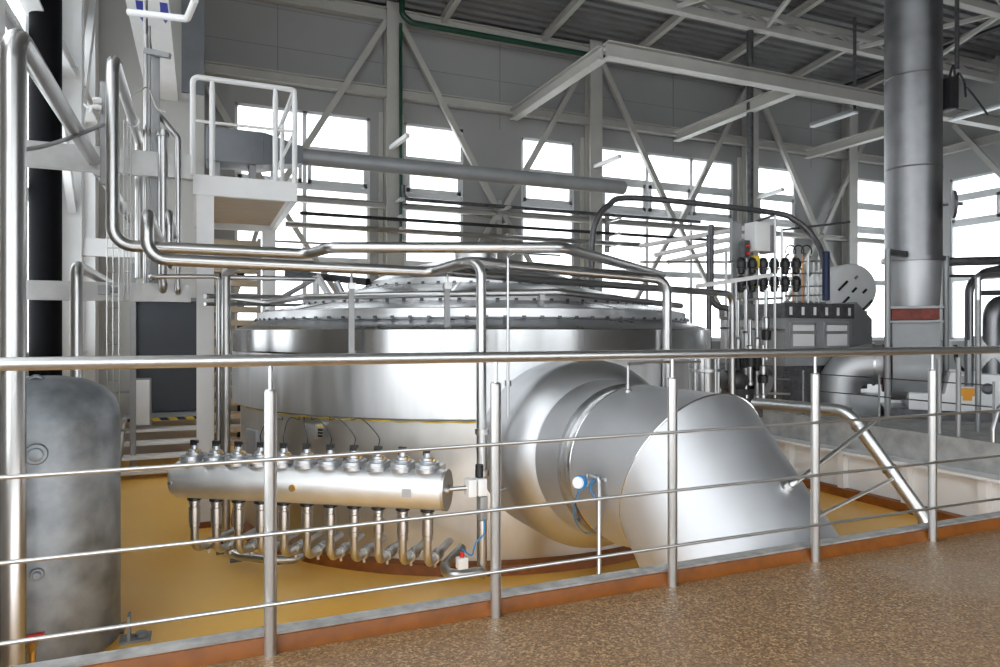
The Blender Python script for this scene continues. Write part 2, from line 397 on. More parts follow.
# runway frame in front of the back wall
tag(MB().ibar((8.0, 12.9, 7.28), (XR, 12.9, 7.28), .26, .34, .03).build('runway_girder', 'cream'), 'long cream steel girder under the roof, running right from its open corner', 'steel beam')
n_ = ['leftmost cream cross girder tying the long girder to the back wall', 'second cream cross girder from the left, ending at the back wall rail', 'third cream cross girder from the left, just left of the tall duct']
for x, l in zip((8.0, 13.5, 18.9), n_):
    tag(MB().ibar((x, 13.03, 7.26), (x, YB - .3, 7.26), .24, .3, .03).build('cross_girder', 'cream'), l, 'steel beam', 'cross girders under the long girder')
# roof trusses
names = {14.5: 'cream lattice roof truss nearest the back wall', 11.4: 'cream lattice roof truss above and in front of the long girder', 8.2: 'cream lattice roof truss crossing close behind the tall duct'}
for Y, l in names.items():
    t = thing('roof_truss', l, 'roof truss', (XP, Y, 9.4), 'lattice roof trusses')
    x0 = XP if Y > YP else XL
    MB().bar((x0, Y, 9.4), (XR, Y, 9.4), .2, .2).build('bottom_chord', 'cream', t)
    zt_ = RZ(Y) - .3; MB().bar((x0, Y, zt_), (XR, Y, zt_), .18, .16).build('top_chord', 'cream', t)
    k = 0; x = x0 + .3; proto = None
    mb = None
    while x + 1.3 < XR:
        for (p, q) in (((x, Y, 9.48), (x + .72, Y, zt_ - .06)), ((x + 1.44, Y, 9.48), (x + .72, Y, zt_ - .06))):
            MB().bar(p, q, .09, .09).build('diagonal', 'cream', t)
        x += 1.6
k = 0
for x in (3.0, 6.0, 9.0, 12.0, 15.0, 18.0, 21.0):
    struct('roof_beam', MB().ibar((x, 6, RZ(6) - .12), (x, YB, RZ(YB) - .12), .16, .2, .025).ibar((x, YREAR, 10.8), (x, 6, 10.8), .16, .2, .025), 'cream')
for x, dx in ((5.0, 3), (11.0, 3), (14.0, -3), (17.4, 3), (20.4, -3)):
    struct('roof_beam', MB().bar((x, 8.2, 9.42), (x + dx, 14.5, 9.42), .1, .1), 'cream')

# ---------------------------------------------------------------- left wall steel
struct('wall_column', MB().ibar((-1.74, 11.95, ZF), (-1.74, 11.95, ZC), .3, .28, .04, up=(0, 1, 0)), 'white')
struct('wall_column', MB().box((XL, 14.35, ZF), (-1.72, 14.8, ZC)), 'white')
struct('wall_column', MB().box((XL, 7.95, ZF), (-1.75, 8.2, ZC)), 'white')
struct('brace_beam', MB().bar((-1.7, 8.3, 6.6), (-1.7, 11.8, 3.0), .1, .16), 'white')
struct('brace_beam', MB().bar((-1.7, 12.1, 3.9), (-1.7, 14.3, 7.5), .1, .2), 'white')
struct('wall_beam', MB().ibar((-1.75, 8.2, 5.0), (-1.75, 14.4, 5.0), .2, .2, .03), 'white')
struct('wall_beam', MB().bar((-1.6, 11.95, 2.48), (-.2, 11.95, 2.48), .12, .26), 'white')
struct('wall_beam', MB().bar((-1.6, 11.95, 3.72), (-.2, 11.95, 3.72), .12, .14), 'white')
struct('wall_beam', MB().bar((XL, 14.9, 4.35), (XP, 14.9, 4.35), .12, .3), 'cream')

# ================================================================ RAILING
rail = thing('guard_railing', 'stainless guard railing with round handrail and thin rods along the brown walkway', 'railing', (2.0, 2.74, 0))
RY = 2.74
MB().tube([(XL + .05, RY, 1.1), (12.5, RY, 1.1)], .0225, 16).build('handrail', 'steel', rail)
for z in (.735, .46, .20):
    MB().tube([(XL + .05, RY - .034, z), (12.5, RY - .034, z)], .0075, 10).build('rod', 'steel', rail)
px = [-1.59, -.675, .242, 1.155, 2.068, 2.985, 3.90, 4.81, 5.73, 6.64, 7.56]
p0 = None
for x in px:
    if p0 is None:
        p0 = MB().lathe([(-.0, .023), (.985, .023), (.992, .018)], (x, RY, 0.0), seg=18).build('post', 'steel', rail)
        MB().lathe([(0, .008), (.09, .008)], (x, RY, .99), seg=10).build('pin', 'steel', p0)
    else: dup(p0, rail, (x - px[0], 0, 0))

# ================================================================ LAUTER TUN
TX, TY, R = 3.68, 9.54, 3.30
tank = thing('mash_tank', 'huge round stainless brewing tank with a shallow cone roof', 'tank', (TX, TY, ZF))
O = (TX, TY, 0)
MB().lathe([(ZF, 3.2), (.4, 3.2)], O, seg=128).build('lower_shell', 'lower', tank, ang=10)
MB().lathe([(.35, 3.2), (.35, 3.3), (1.0, 3.3)], O, seg=128, cap=False).build('belt', 'belt', tank, ang=10)
MB().lathe([(.98, 3.303), (1.0, 3.308), (1.24, 3.308), (1.25, 3.295)], O, seg=128, cap=False).build('rim_band', 'band', tank, ang=10)
sub(MB().lathe([(ZF, 3.32), (ZF + .1, 3.3), (ZF + .12, 3.2)], O, seg=128, cap=False).build('skirting', 'brown', tank), label='brown resin skirting')
MB().lathe([(1.245, 3.298), (1.262, 3.27), (1.35, 3.0), (1.36, 2.9)], O, seg=128, cap=False).build('roof_skirt', 'roofsheet', tank)
MB().lathe([(1.352, 2.85), (1.352, 3.0), (1.375, 3.02), (1.40, 3.02), (1.40, 2.985), (1.465, 2.985), (1.475, 2.96), (1.475, 2.85)], O, seg=128, cap=False).build('flange', 'belt', tank)
MB().lathe([(1.47, 2.95), (1.58, 2.42), (1.585, 2.3)], O, seg=128, cap=False).build('outer_cone', 'roofsheet', tank)
MB().lathe([(1.575, 2.3), (1.575, 2.44), (1.60, 2.44), (1.60, 2.40), (1.645, 2.40), (1.65, 2.3)], O, seg=128, cap=False).build('flange', 'belt', tank)
MB().lathe([(1.64, 2.39), (1.70, 2.2), (1.84, 1.56), (1.845, 1.4)], O, seg=128, cap=False).build('middle_cone', 'roofsheet', tank)
MB().lathe([(1.83, 1.4), (1.83, 1.58), (1.86, 1.58), (1.86, 1.53), (1.91, 1.53), (1.92, 1.4)], O, seg=96, cap=False).build('flange', 'belt', tank)
MB().lathe([(1.91, 1.5), (1.99, 1.36), (2.10, 1.05), (2.2, .7), (2.26, .35), (2.28, 0)], O, seg=96, cap=False).build('dome', 'roofsheet', tank)
MB().lathe([(2.2, .32), (2.42, .32), (2.45, .28), (2.45, 0)], (TX + .1, TY + .2, 0), seg=40).build('neck', 'belt', tank)
def clamps(n, r, z, s):
    p = None
    for k in range(n):
        a = 2 * PI * k / n
        if math.sin(a) > .35: continue
        m_ = MB(); c, sn = math.cos(a), math.sin(a)
        q = V((TX + r * c, TY + r * sn, z)); t_ = V((-sn, c, 0)); n2 = V((c, sn, 0))
        m_.prism([q - t_ * s - n2 * .03, q + t_ * s - n2 * .03, q + t_ * s + n2 * .02, q - t_ * s + n2 * .02], (0, 0, .028))
        m_.build('clamp', 'darkmetal', tank)
clamps(96, 3.01, 1.36, .02); clamps(72, 2.43, 1.57, .02); clamps(48, 1.57, 1.825, .02)
# radial sheet seams on the roof
for a in (-2.05, -1.35, -2.7, -.7):
    c, s = math.cos(a), math.sin(a)
    MB().bar((TX + 2.95 * c, TY + 2.95 * s, 1.475), (TX + 2.45 * c, TY + 2.45 * s, 1.577), .03, .012).build('roof_seam', 'band', tank)
    MB().bar((TX + 2.35 * c, TY + 2.35 * s, 1.66), (TX + 1.6 * c, TY + 1.6 * s, 1.835), .03, .012).build('roof_seam', 'band', tank)
# access hatch, junction box and cables on the lower shell
def on_shell(x, y, r=3.2, off=0.):
    u = (x - 500) / F; dx, dy = S_ + C_ * u, C_ - S_ * u; a = dx * dx + dy * dy; b = -2 * (dx * TX + dy * TY); c = TX * TX + TY * TY - (r + off) ** 2
    d = (-b - math.sqrt(max(b * b - 4 * a * c, 0))) / (2 * a); return W(x, y, d)
p = on_shell(254, 448); n = (p - V((TX, TY, p.z))).normalized(); t_ = V((-n.y, n.x, 0))
MB().prism([p - t_ * .17 - n * .05 + V((0, 0, -.3)), p + t_ * .17 - n * .05 + V((0, 0, -.3)), p + t_ * .17 - n * .05 + V((0, 0, .22)), p - t_ * .17 - n * .05 + V((0, 0, .22))], n * .09).build('hatch_plate', 'plate', tank, bevel=.01)
p = on_shell(317, 430); n = (p - V((TX, TY, p.z))).normalized(); t_ = V((-n.y, n.x, 0))
jb = thing('junction_box', 'small grey junction box with black plugs on the tank wall under the cables', 'electrical box', p)
MB().prism([p - t_ * .075 + V((0, 0, -.075)), p + t_ * .075 + V((0, 0, -.075)), p + t_ * .075 + V((0, 0, .075)), p - t_ * .075 + V((0, 0, .075))], n * .11).build('box_body', 'alu', jb, bevel=.006)
for k in range(4):
    q = p + t_ * .075 + n * .055 + V((0, 0, -.05 + .033 * k)); MB().cyl(q, q + t_ * .05, .013, 10).build('plug', 'black' if k != 3 else 'yellow', jb)
def arc_pts(x0, x1, z, r, n=24, wob=0.):
    a0 = on_shell(x0, 400, r); a1 = on_shell(x1, 400, r)
    t0 = math.atan2(a0.y - TY, a0.x - TX); t1 = math.atan2(a1.y - TY, a1.x - TX)
    if t1 < t0: t1 += 2 * PI
    return [V((TX + r * math.cos(t0 + (t1 - t0) * k / n), TY + r * math.sin(t0 + (t1 - t0) * k / n), z + wob * math.sin(k * 1.9))) for k in range(n + 1)]
tag(MB().tube(arc_pts(234, 478, .315, 3.235, 40, .006), .009, 8).build('yellow_cable', 'yellow'), 'yellow cable strapped round the tank just below its upper belt', 'cable')
tag(MB().tube(arc_pts(233, 476, .335, 3.25, 40, .008), .012, 8).build('grey_cable', 'plate'), 'grey cable running above the yellow one round the tank', 'cable')

# ================================================================ MANIFOLD
A_, B_ = V((-.205, 7.146, -.14)), V((1.94, 5.69, -.14)); ax = (B_ - A_).normalized(); nt_ = V((-ax.y, ax.x, 0)); 
if nt_.dot(V((TX, TY, 0)) - A_) < 0: nt_ = -nt_
LM = (B_ - A_).length; RM = .172
man = thing('valve_manifold', 'long stainless header pipe carrying eleven valve heads and eleven drain pipes', 'manifold', (*(A_ + B_).xy / 2, ZF))
MB().lathe([(.0, 0), (.0, .10), (.02, .15), (.06, RM), (LM, RM)], A_, ax, 72, cap=False).build('header', 'header', man, ang=16)
MB().lathe([(-.012, 0), (-.012, RM + .006), (.012, RM + .006)], B_, ax, 48, cap=True).build('end_plate', 'lower', man)
def tx(x):
    lo, hi = 0., 1.
    for _ in range(40):
        m_ = (lo + hi) / 2; p = A_ + (B_ - A_) * m_; d = S_ * p.x + C_ * p.y; xx = 500 + F * (C_ * p.x - S_ * p.y) / d
        lo, hi = (m_, hi) if xx < x else (lo, m_)
    return lo
t0, t1 = tx(194.5), tx(427.5); N = 11
sb = None
for k in range(N):
    p = A_ + (B_ - A_) * (t0 + (t1 - t0) * k / (N - 1)); dl = p - (A_ + (B_ - A_) * t0)
    if k == 0:
        up = p + V((0, 0, RM - .02)); o = []
        for j in range(24):    # oblong actuator body across the header
            a = 2 * PI * j / 24; c = .055 if math.cos(a) > 0 else -.055
            o.append(up + nt_ * (c + .085 * math.cos(a)) + ax * (.088 * math.sin(a)))
        vb = MB(); vb.prism(o, (0, 0, .075)); vb.prism([up + (q - up) * 1.06 + V((0, 0, .03)) for q in o], (0, 0, .016))
        v0 = vb.build('valve_head', 'alu', man, bevel=.006)
        MB().lathe([(0, .074), (.022, .074), (.026, .06), (.045, .056), (.05, .034), (.085, .03)], up + V((0, 0, .075)), seg=20).build('bonnet', 'alu', v0, ang=20)
        kb = up + V((0, 0, .158))
        MB().cyl(kb, kb + V((0, 0, .02)), .022, 14).bar(kb - ax * .035 + V((0, 0, .035)), kb + ax * .035 + V((0, 0, .035)), .03, .028).cyl(kb + V((0, 0, .02)) - ax * .03, kb + V((0, 0, -.02)) - ax * .03, .012, 8).build('cap', 'black', v0)
        fp = up + V((0, 0, .125)) - nt_ * .02 + ax * .045
        MB().cyl(fp, fp - nt_ * .035 + V((0, 0, -.01)), .010, 8).cyl(fp + ax * .028 - V((0, 0, .02)), fp + ax * .028 - nt_ * .03 - V((0, 0, .02)), .010, 8).build('fitting', 'brass', v0)
        dn = p - V((0, 0, RM - .005))
        d0 = MB().tube([dn - V((0, 0, .02)), dn - V((0, 0, .49)), dn - V((0, 0, .49)) + nt_ * .22], .036, 14, fil=.1).build('drain_pipe', 'lower', man)
        MB().lathe([(0, .062), (.022, .062), (.022, .045), (.03, .045)], dn + V((0, 0, 0)), (0, 0, -1), 20).build('seal', 'black', d0)
        MB().lathe([(.03, .05), (.05, .05), (.055, .043), (.08, .043), (.085, .050), (.225, .050), (.23, .045), (.27, .045), (.275, .037)], dn, (0, 0, -1), 20).build('sleeve', 'pipe', d0)
        e = dn - V((0, 0, .49)) + nt_ * .22
        MB().lathe([(-.03, .036), (-.03, .053), (-.008, .053), (-.008, .046), (.008, .046), (.008, .053), (.03, .053), (.03, .04), (.08, .04), (.10, .052), (.13, .052), (.13, .036), (.5, .036)], e, nt_, 16).build('union', 'pipe', d0)
        MB().bar(e - V((0, 0, .04)), e - V((0, 0, .085)), .02, .03).build('wing_nut', 'pipe', d0)
    else: dup(v0, man, dl); dup(d0, man, dl)
q = A_ + (B_ - A_) * tx(302) - nt_ * (RM - .01) + V((0, 0, .0))
MB().cyl(q, q - nt_ * .03, .03, 18).build('plug', 'brass', man)
q = A_ + (B_ - A_) * tx(182) - nt_ * (RM - .01) + V((0, 0, -.01)); MB().cyl(q, q - nt_ * .02, .018, 14).build('plug', 'pipe', man)
q = A_ + (B_ - A_) * tx(413) - nt_ * (RM + .001) + V((0, 0, .0))
MB().prism([q + ax * .04 + V((0, 0, .035)), q - ax * .04 + V((0, 0, .035)), q - ax * .04 - V((0, 0, .035)), q + ax * .04 - V((0, 0, .035))], -nt_ * .008).build('rating_plate', 'alu', man)
for tt in (.12, .88):
    q = A_ + (B_ - A_) * tt; MB().bar(q + nt_ * .15, q + nt_ * (1.15 if tt > .5 else 1.2), .06, .08).build('bracket', 'pipe', man)
# wires from the valve heads up to the cable run
for k, xt in ((3, 282), (4, 299), (5, 304), (6, 312), (7, 330), (8, 352)):
    p = A_ + (B_ - A_) * (t0 + (t1 - t0) * k / (N - 1)) + V((0, 0, RM + .17)); q = on_shell(xt, 417, 3.26)
    mid = (p + q) / 2 + V((0, 0, .12)) - nt_ * .05
    tag(MB().tube(smooth_path([p, p + V((0, 0, .1)), mid, q + V((0, 0, -.03)), q]), .005, 6).build('valve_wire', 'black'),
        'thin black wire from the %s valve head up to the tank cables' % ('fourth', 'fifth', 'sixth', 'seventh', 'eighth', 'ninth')[k - 3], 'wire', 'wires between valve heads and tank')
# header outlet valve on the right
vp = W(474, 487, 6.02)
ov = thing('control_valve', 'white control valve block beside the right end of the header pipe', 'valve', vp)
MB().tube([B_ + ax * .01 + V((0, 0, .005)), vp - V((.05, 0, 0))], .02, 12).build('inlet_pipe', 'pipe', ov)
MB().lathe([(0, .045), (.02, .045), (.02, .03)], B_ + ax * .012, ax, 16).build('nut', 'pipe', ov)
MB().box(vp + V((-.07, -.06, -.075)), vp + V((.005, .06, .075))).build('valve_body', 'white', ov, bevel=.012)
MB().box(vp + V((.018, -.06, -.075)), vp + V((.1, .06, .075))).build('valve_body', 'white', ov, bevel=.012)
MB().box(vp + V((.04, -.05, -.29)), vp + V((.11, .05, -.08))).build('positioner', 'plate', ov, bevel=.01)
MB().cyl(vp + V((.05, 0, .08)), vp + V((.05, 0, .19)), .035, 16).build('clamp_ring', 'black', ov)
tag(MB().tube(smooth_path([vp + V((.07, -.06, -.27)), vp + V((.06, -.09, -.38)), vp + V((-.02, -.1, -.45)), vp + V((-.06, -.1, -.55)), W(462, 549, 6.0)]), .007, 8).build('blue_cable', 'blue'), 'short blue cable hanging below the white control valve', 'cable')
sp = W(462, 563, 5.95)
sn = thing('level_sensor', 'small white sensor with red cap end on the bottom bend', 'sensor', sp)
MB().box(sp + V((-.045, -.04, -.045)), sp + V((.045, .04, .05))).build('sensor_body', 'white', sn, bevel=.01)
MB().cyl(sp + V((0, 0, .05)), sp + V((0, 0, .09)), .02, 12).build('cap', 'redlamp', sn)

# ================================================================ VAPOUR DUCT
AX0, AX1 = V((3.40, 6.3, .06)), V((3.22, 4.03, .17)); da = (AX1 - AX0).normalized(); LA = (AX1 - AX0).length
duct = thing('vapour_duct', 'massive satin stainless duct leaving the tank and bending down behind the kerb', 'duct', (3.25, 4.2, ZF))
back = AX0 - da * .25
MB().lathe([(0, .87), (.84, .87), (.86, .87), (.96, .86), (1.05, .83), (1.12, .785), (1.17, .74), (1.20, .70)], back, da, 72, cap=False).build('drum', 'drum', duct)
MB().lathe([(1.195, .705), (1.21, .685), (1.30, .672), (1.62, .655)], back, da, 72, cap=False).build('collar', 'duct', duct)
MB().lathe([(1.615, .655), (1.62, .658), (1.84, .65), (1.845, .646)], back, da, 72, cap=False).build('weld_band', 'seam', duct)
ph = math.radians(57); dd = V((.2, -math.cos(ph), -math.sin(ph))).normalized()
bn = (da + dd).normalized()
def ell(c, ddir, r0, axis, plane_p, plane_n, seg=72):
    n, u, v = basis(axis); out = []
    for j in range(seg):
        a = 2 * PI * j / seg; q = c + (u * math.cos(a) + v * math.sin(a)) * r0
        s = (plane_p - q).dot(plane_n) / n.dot(plane_n); out.append(q + n * s)
    return out
def skin(r0, r1, name, m, parent):
    mb = MB(); a = [mb.bm.verts.new(p) for p in r0]; b = [mb.bm.verts.new(p) for p in r1]; k = len(a)
    for j in range(k): mb.bm.faces.new((a[j], a[(j + 1) % k], b[(j + 1) % k], b[j]))
    return mb.build(name, m, parent, ang=60)
n0, u0, v0_ = basis(da); s0 = back + da * 1.84
ra = [s0 + (u0 * math.cos(2 * PI * j / 72) + v0_ * math.sin(2 * PI * j / 72)) * .647 for j in range(72)]
rb = ell(AX1, None, .61, da, AX1, bn)
skin(ra, rb, 'straight_section', 'duct', duct)
n1, u1, v1 = basis(dd)
def near(r, c, rad, k=72):
    "ring round c whose points pair with ring r"
    out = []
    for p in r:
        w = p - c; w -= dd * w.dot(dd); out.append(c + w.normalized() * rad)
    return out
rc = near(rb, AX1 + dd * 1.60, .67)
rc = [p if p.z > ZF + .0 else p for p in rc]
skin(rb, rc, 'down_section', 'duct', duct)
# seam bead along the mitre
MB().tube(rb + [rb[0]], .006, 6, caps=False).build('mitre_seam', 'seam', duct)
from mathutils.bvhtree import BVHTree
def surface(root):
    vs, fs = [], []
    for o in root.children:
        b = len(vs); off = LOC[root.name]; vs += [v.co + off for v in o.data.vertices]; fs += [tuple(b + i for i in p.vertices) for p in o.data.polygons]
    return BVHTree.FromPolygons(vs, fs)
DS = surface(duct)
def on(x, y, tree=DS, off=0., nor=False):
    "point of the duct surface behind a photo pixel"
    o = V((0, 0, EYE)); r = (W(x, y, 1) - o).normalized(); h = tree.ray_cast(o, r)
    if nor: return h[0], (h[1] if h[1].dot(r) < 0 else -h[1])
    return h[0] - r * off
# transmitter with blue loop
p = on(583, 482, off=.09)
tr = thing('transmitter', 'round blue and white transmitter on the side of the big duct', 'sensor', p)
MB().lathe([(0, .03), (.02, .05), (.05, .053), (.06, .05)], p, W(560, 485, 4.9) - p, 24).build('housing', 'blue', tr)
q = p + (W(560, 485, 4.9) - p).normalized() * .06; MB().lathe([(0, .044), (.022, .04), (.028, .03)], q, W(560, 485, 4.9) - p, 24).build('display_cap', 'white', tr)
pd_ = p.dot(V((S_, C_, 0)))
MB().tube([p, W(592, 481, pd_), on(606, 480)], .014, 10).cyl(W(587, 474, pd_), W(587, 486, pd_), .012, 10).build('stub', 'pipe', tr)
lp = [on(x, y, off=.05) for x, y in ((579, 490), (574, 505), (576, 522), (586, 533), (596, 528), (600, 512), (595, 498), (590, 488), (594, 479))]
tag(MB().tube(smooth_path(lp), .006, 8).build('blue_loop_cable', 'blue'), 'blue cable hanging in a loop from the transmitter on the duct', 'cable')
a = on(599, 478, off=.06); tag(MB().tube([V((a.x, a.y + .1, a.z)), a, V((a.x, a.y, ZF))], .017, 10, fil=.03).build('stand_pipe', 'pipe'), 'thin stainless stand pipe beside the blue transmitter cable', 'pipe')
a = on(628, 391, off=.02); ad_ = a.dot(V((S_, C_, 0)))
sp_ = tag(MB().tube([a, W(628, 364, ad_), W(652, 362, ad_ + .5), W(700, 362, 6.8)], .013, 10, fil=.03).build('sampling_pipe', 'pipe'), 'thin bent pipe rising from the top of the big duct', 'pipe')
MB().lathe([(-.03, .03), (.01, .03), (.015, .018), (.05, .018)], a, seg=14).build('fitting', 'pipe', sp_)
# arms running from the duct to the drain pipe
pd = W(755, 403, 6.9); bend = W(848, 411, 5.9); foot = W(925, 519, 5.6)
dp = tag(MB().tube([pd, bend, foot, foot + V((.0, -.05, -.5))], .052, 16, fil=.18).build('drain_line', 'steel'), 'stainless pipe sloping down to the right behind the last railing post', 'pipe')
for f_ in (.14, .55):
    q = bend.lerp(foot, f_); dr = (foot - bend).normalized(); MB().lathe([(-.012, .06), (.012, .06)], q, dr, 18).build('collar', 'pipe', dp)
(a, an), b = on(786, 488, nor=True), W(876, 420, 5.7)
r1 = tag(MB().tube([a, a + an * .08, b], .016, 10, fil=.05).build('brace_rod', 'steel'), 'upper thin rod from a round boss on the duct to the sloping pipe', 'rod')
MB().lathe([(-.02, .05), (.012, .05), (.02, .03), (.05, .026)], a, an, 18).build('boss', 'steel', r1)
tag(MB().tube([on(812, 519), W(892, 479, 5.65)], .012, 10).build('brace_rod', 'steel'), 'lower thin rod from the duct side to the middle of the sloping pipe', 'rod')

# ================================================================ GALVANISED VESSEL
GX, GY = -1.13, 6.33
gv = thing('pressure_vessel', 'dull galvanised upright pressure vessel at the left edge behind the railing', 'vessel', (GX, GY, ZF))
G = (GX, GY, 0)
MB().lathe([(-1.195, .52), (-1.19, .54), (-1.17, .546), (-1.15, .546), (.55, .546), (.57, .546), (.59, .541), (.69, .513), (.78, .437), (.84, .313), (.868, .17), (.876, 0)], G, seg=64).build('shell', 'galv', gv)
MB().lathe([(.545, .549), (.565, .549)], G, seg=64, cap=False).build('weld_seam', 'galv', gv)
for a in (.2, 2.2, 4.3):
    x, y = GX + .48 * math.cos(a), GY + .48 * math.sin(a)
    MB().box((x - .05, y - .05, ZF), (x + .05, y + .05, -.95)).box((x - .1, y - .1, ZF), (x + .1, y + .1, ZF + .02)).build('leg', 'galv', gv)
p = W(137, 634, 5.5); p.z = ZF
MB().box(p + V((-.12, -.08, 0)), p + V((.1, .08, .02))).bar(p + V((-.05, -.05, .02)), p + V((-.05, -.05, .22)), .02, .12).lathe([(0, .045), (.03, .045)], p + V((.03, 0, .02)), seg=12).build('foot_bracket', 'galv', gv)
p = W(36, 390, 5.2); MB().tube(smooth_path([p + V((-.05, 0, -.06)), p + V((-.05, 0, .06)), p + V((0, 0, .1)), p + V((.05, 0, .06)), p + V((.05, 0, -.06))]), .016, 10).build('lifting_eye', 'galv', gv)
for x, y, r in ((36, 454, .075), (37, 574, .045)):
    u = (x - 500) / F; dv = V((S_ + C_ * u, C_ - S_ * u, 0)); a = dv.dot(dv); b = -2 * (dv.x * GX + dv.y * GY); c = GX ** 2 + GY ** 2 - .546 ** 2
    dd_ = (-b - math.sqrt(b * b - 4 * a * c)) / (2 * a); p = W(x, y, dd_); n = (p - V((GX, GY, p.z))).normalized()
    MB().lathe([(-.03, r), (.02, r), (.03, r * .9), (.03, r * .62), (.055, r * .6), (.06, r * .5)], p, n, 24).build('boss', 'galv', gv)
p = W(33, 640, 4.75)
dv = thing('drain_valve', 'small drain valve with red handle low on the galvanised vessel', 'valve', p)
MB().cyl(p + V((0, .12, -.03)), p + V((0, -.06, -.03)), .03, 14).cyl(p + V((0, -.03, -.03)), p + V((0, -.03, -.14)), .022, 12).build('valve_body', 'brass', dv)
MB().bar(p + V((-.05, -.03, .035)), p + V((.07, -.03, .045)), .03, .02).cyl(p + V((0, -.03, -.01)), p + V((0, -.03, .03)), .012, 8).build('handle', 'redlamp', dv)

# ================================================================ PIPES, LEFT AND OVER THE TANK
def pipe(label, pts, r, fil=.15, m='pipe', name='process_pipe', seg=14, cat='pipe', rings=()):
    o = tag(MB().tube(pts, r, seg, fil=fil).build(name, m), label, cat)
    for (q, dr) in rings: MB().lathe([(-.025, r + .004), (-.025, r + .018), (.025, r + .018), (.025, r + .004)], q, dr, 18).build('clamp_ring', m, o)
    return o
pipe('tallest thick pipe at the left edge, bending back overhead', [(-1.10, 13.4, 3.15), (-1.10, 5.36, 3.15), (-1.10, 5.36, ZF)], .07, .2, rings=[(V((-1.10, 9.6, 3.15)), V((0, 1, 0)))])
tag(MB().lathe([(ZF, .165), (ZC, .165)], (-1.66, 9.62, 0), seg=36).build('black_downpipe', 'blackpipe'), 'thick matt black downpipe behind the galvanised vessel', 'pipe')
pipe('short inverted U pipe rising behind the galvanised vessel top', [(-1.1, 12.6, 1.86), (-1.1, 7.86, 1.86), (-1.1, 7.86, ZF)], .055, .12)
pipe('lower long pipe above the handrail, kinking up in front of the tank', [(-.41, 11.6, 2.22), (-.41, 6.6, 2.22), (-.41, 6.6, 1.83), W(432, 272, 6.9), W(468, 261.5, 6.5), W(640, 277, 7.6), W(667, 280, 7.7), V((*W(667, 300, 7.7).xy, ZF))], .052, .16)
pipe('upper long pipe over the tank with a sideways jog, ending at right', [(-.70, 9.9, 1.9), (-.70, 9.9, 3.62), (-.70, 6.94, 3.62), (-.70, 6.94, 1.97), W(308, 254, 6.78), W(330, 247.5, 6.5), W(563, 247.5, 6.45), W(662, 275, 9.3)], .052, .16, rings=[(V((-.70, 9.0, 3.62)), V((0, 1, 0)))])
a = W(169, 211, 6.4)
pipe('slim inverted U pipe just left of the white platform leg', [(a.x, 10.8, a.z), a, (a.x, a.y, 1.86), (1.1, a.y + .05, 1.86)], .034, .14)
a = W(163, 130, 8.1); pipe('straight upright pipe with a clamp top left of the platform', [V((a.x, a.y, a.z)), V((a.x, a.y, 1.66)), V((a.x, 9.6, 1.66))], .05, rings=[(V((a.x, a.y, a.z - .05)), V((0, 0, 1)))])
a = W(178, 138, 8.1); pipe('upright pipe with a bent top beside the platform railing', [W(160, 116, 8.3), a, V((a.x, a.y, 1.68)), V((a.x, 9.7, 1.68))], .034, .06)
a = W(145.5, 110, 8.4); pipe('thin upright pipe left of the vertical cable tray', [V((a.x, a.y, 5.2)), V((a.x, a.y, 1.7)), V((a.x, 9.7, 1.7))], .025)
a = W(225.5, 290, 8.2)
pipe('thicker of two upright pipes at the left side of the tank', [W(238, 264, 7.4), W(226, 272, 8.2), V((a.x, a.y, ZF))], .053, .06)
a = W(218.5, 290, 8.2)
pipe('thinner of two upright pipes at the left side of the tank', [W(150, 276.5, 7.8) + V((0, .3, 0)), W(150, 276.5, 7.8), W(218.5, 276.5, 8.2), V((a.x, a.y, ZF))], .026, .05)
pipe('slim level pipe passing behind the twin upright pipes', [W(230, 277.5, 8.2), W(315, 279, 8.6)], .03)
a = W(482, 290, 6.3)
pipe('upright pipe in front of the tank, bending under at the floor', [W(466, 262.5, 6.5), W(481, 264, 6.35), V((a.x, a.y, -.98)), W(482, 572, 6.2), W(448, 576, 6.12), W(444, 566, 6.4), W(462, 548, 6.7)], .046, .12, rings=[(V((a.x, a.y, .32)), V((0, 0, 1))), (V((a.x, a.y, -.05)), V((0, 0, 1)))])
a = W(508, 256, 6.35)
pipe('very thin upright tube dropping from the upper long pipe', [W(515, 252, 6.6), a, V((a.x, a.y, -.2)), V((a.x - .1, a.y - .02, -.22))], .013, .04, rings=[(V((a.x, a.y, .75)), V((0, 0, 1)))])
pipe('pipe bending round the tank roof above the clamped flange', [W(222, 297, 9.6), W(268, 303, 9.3), W(302, 297, 7.9), W(440, 294, 7.5), W(560, 292, 7.5), W(681, 306, 9.0)], .036, .25)
pipe('dark pipe crossing the roof and turning down right of the tank', [W(436, 271, 6.95), W(543, 280, 8.0), W(720, 293, 10.0), W(732, 294, 10.2), V((*W(732, 300, 10.2).xy, ZF))], .045, .18)
pipe('slim level pipe at the left of the tank roof', [W(205, 296, 8.2), W(290, 297, 9.8)], .03)
pipe('lower slim level pipe at the left of the tank roof', [W(205, 304, 8.2), W(300, 305, 9.7)], .022)
pipe('short bent pipe lying on the floor under the drain pipes', [W(228, 551, 7.25), W(240, 556, 7.1), W(275, 560, 6.95), W(298, 559, 7.0), W(308, 546, 7.4)], .046, .1)
for x, y, l in ((222, 553, 'left of two small floor stands under the drain pipes'), (236, 561, 'right of two small floor stands under the drain pipes')):
    p = WZ(x, y, ZF); tag(MB().box(p + V((-.06, -.05, 0)), p + V((.06, .05, .015))).cyl(p, p + V((0, 0, .17)), .014, 10).box(p + V((-.05, -.02, .16)), p + V((.05, .02, .185))).build('floor_stand', 'darkmetal'), l, 'pipe stand')
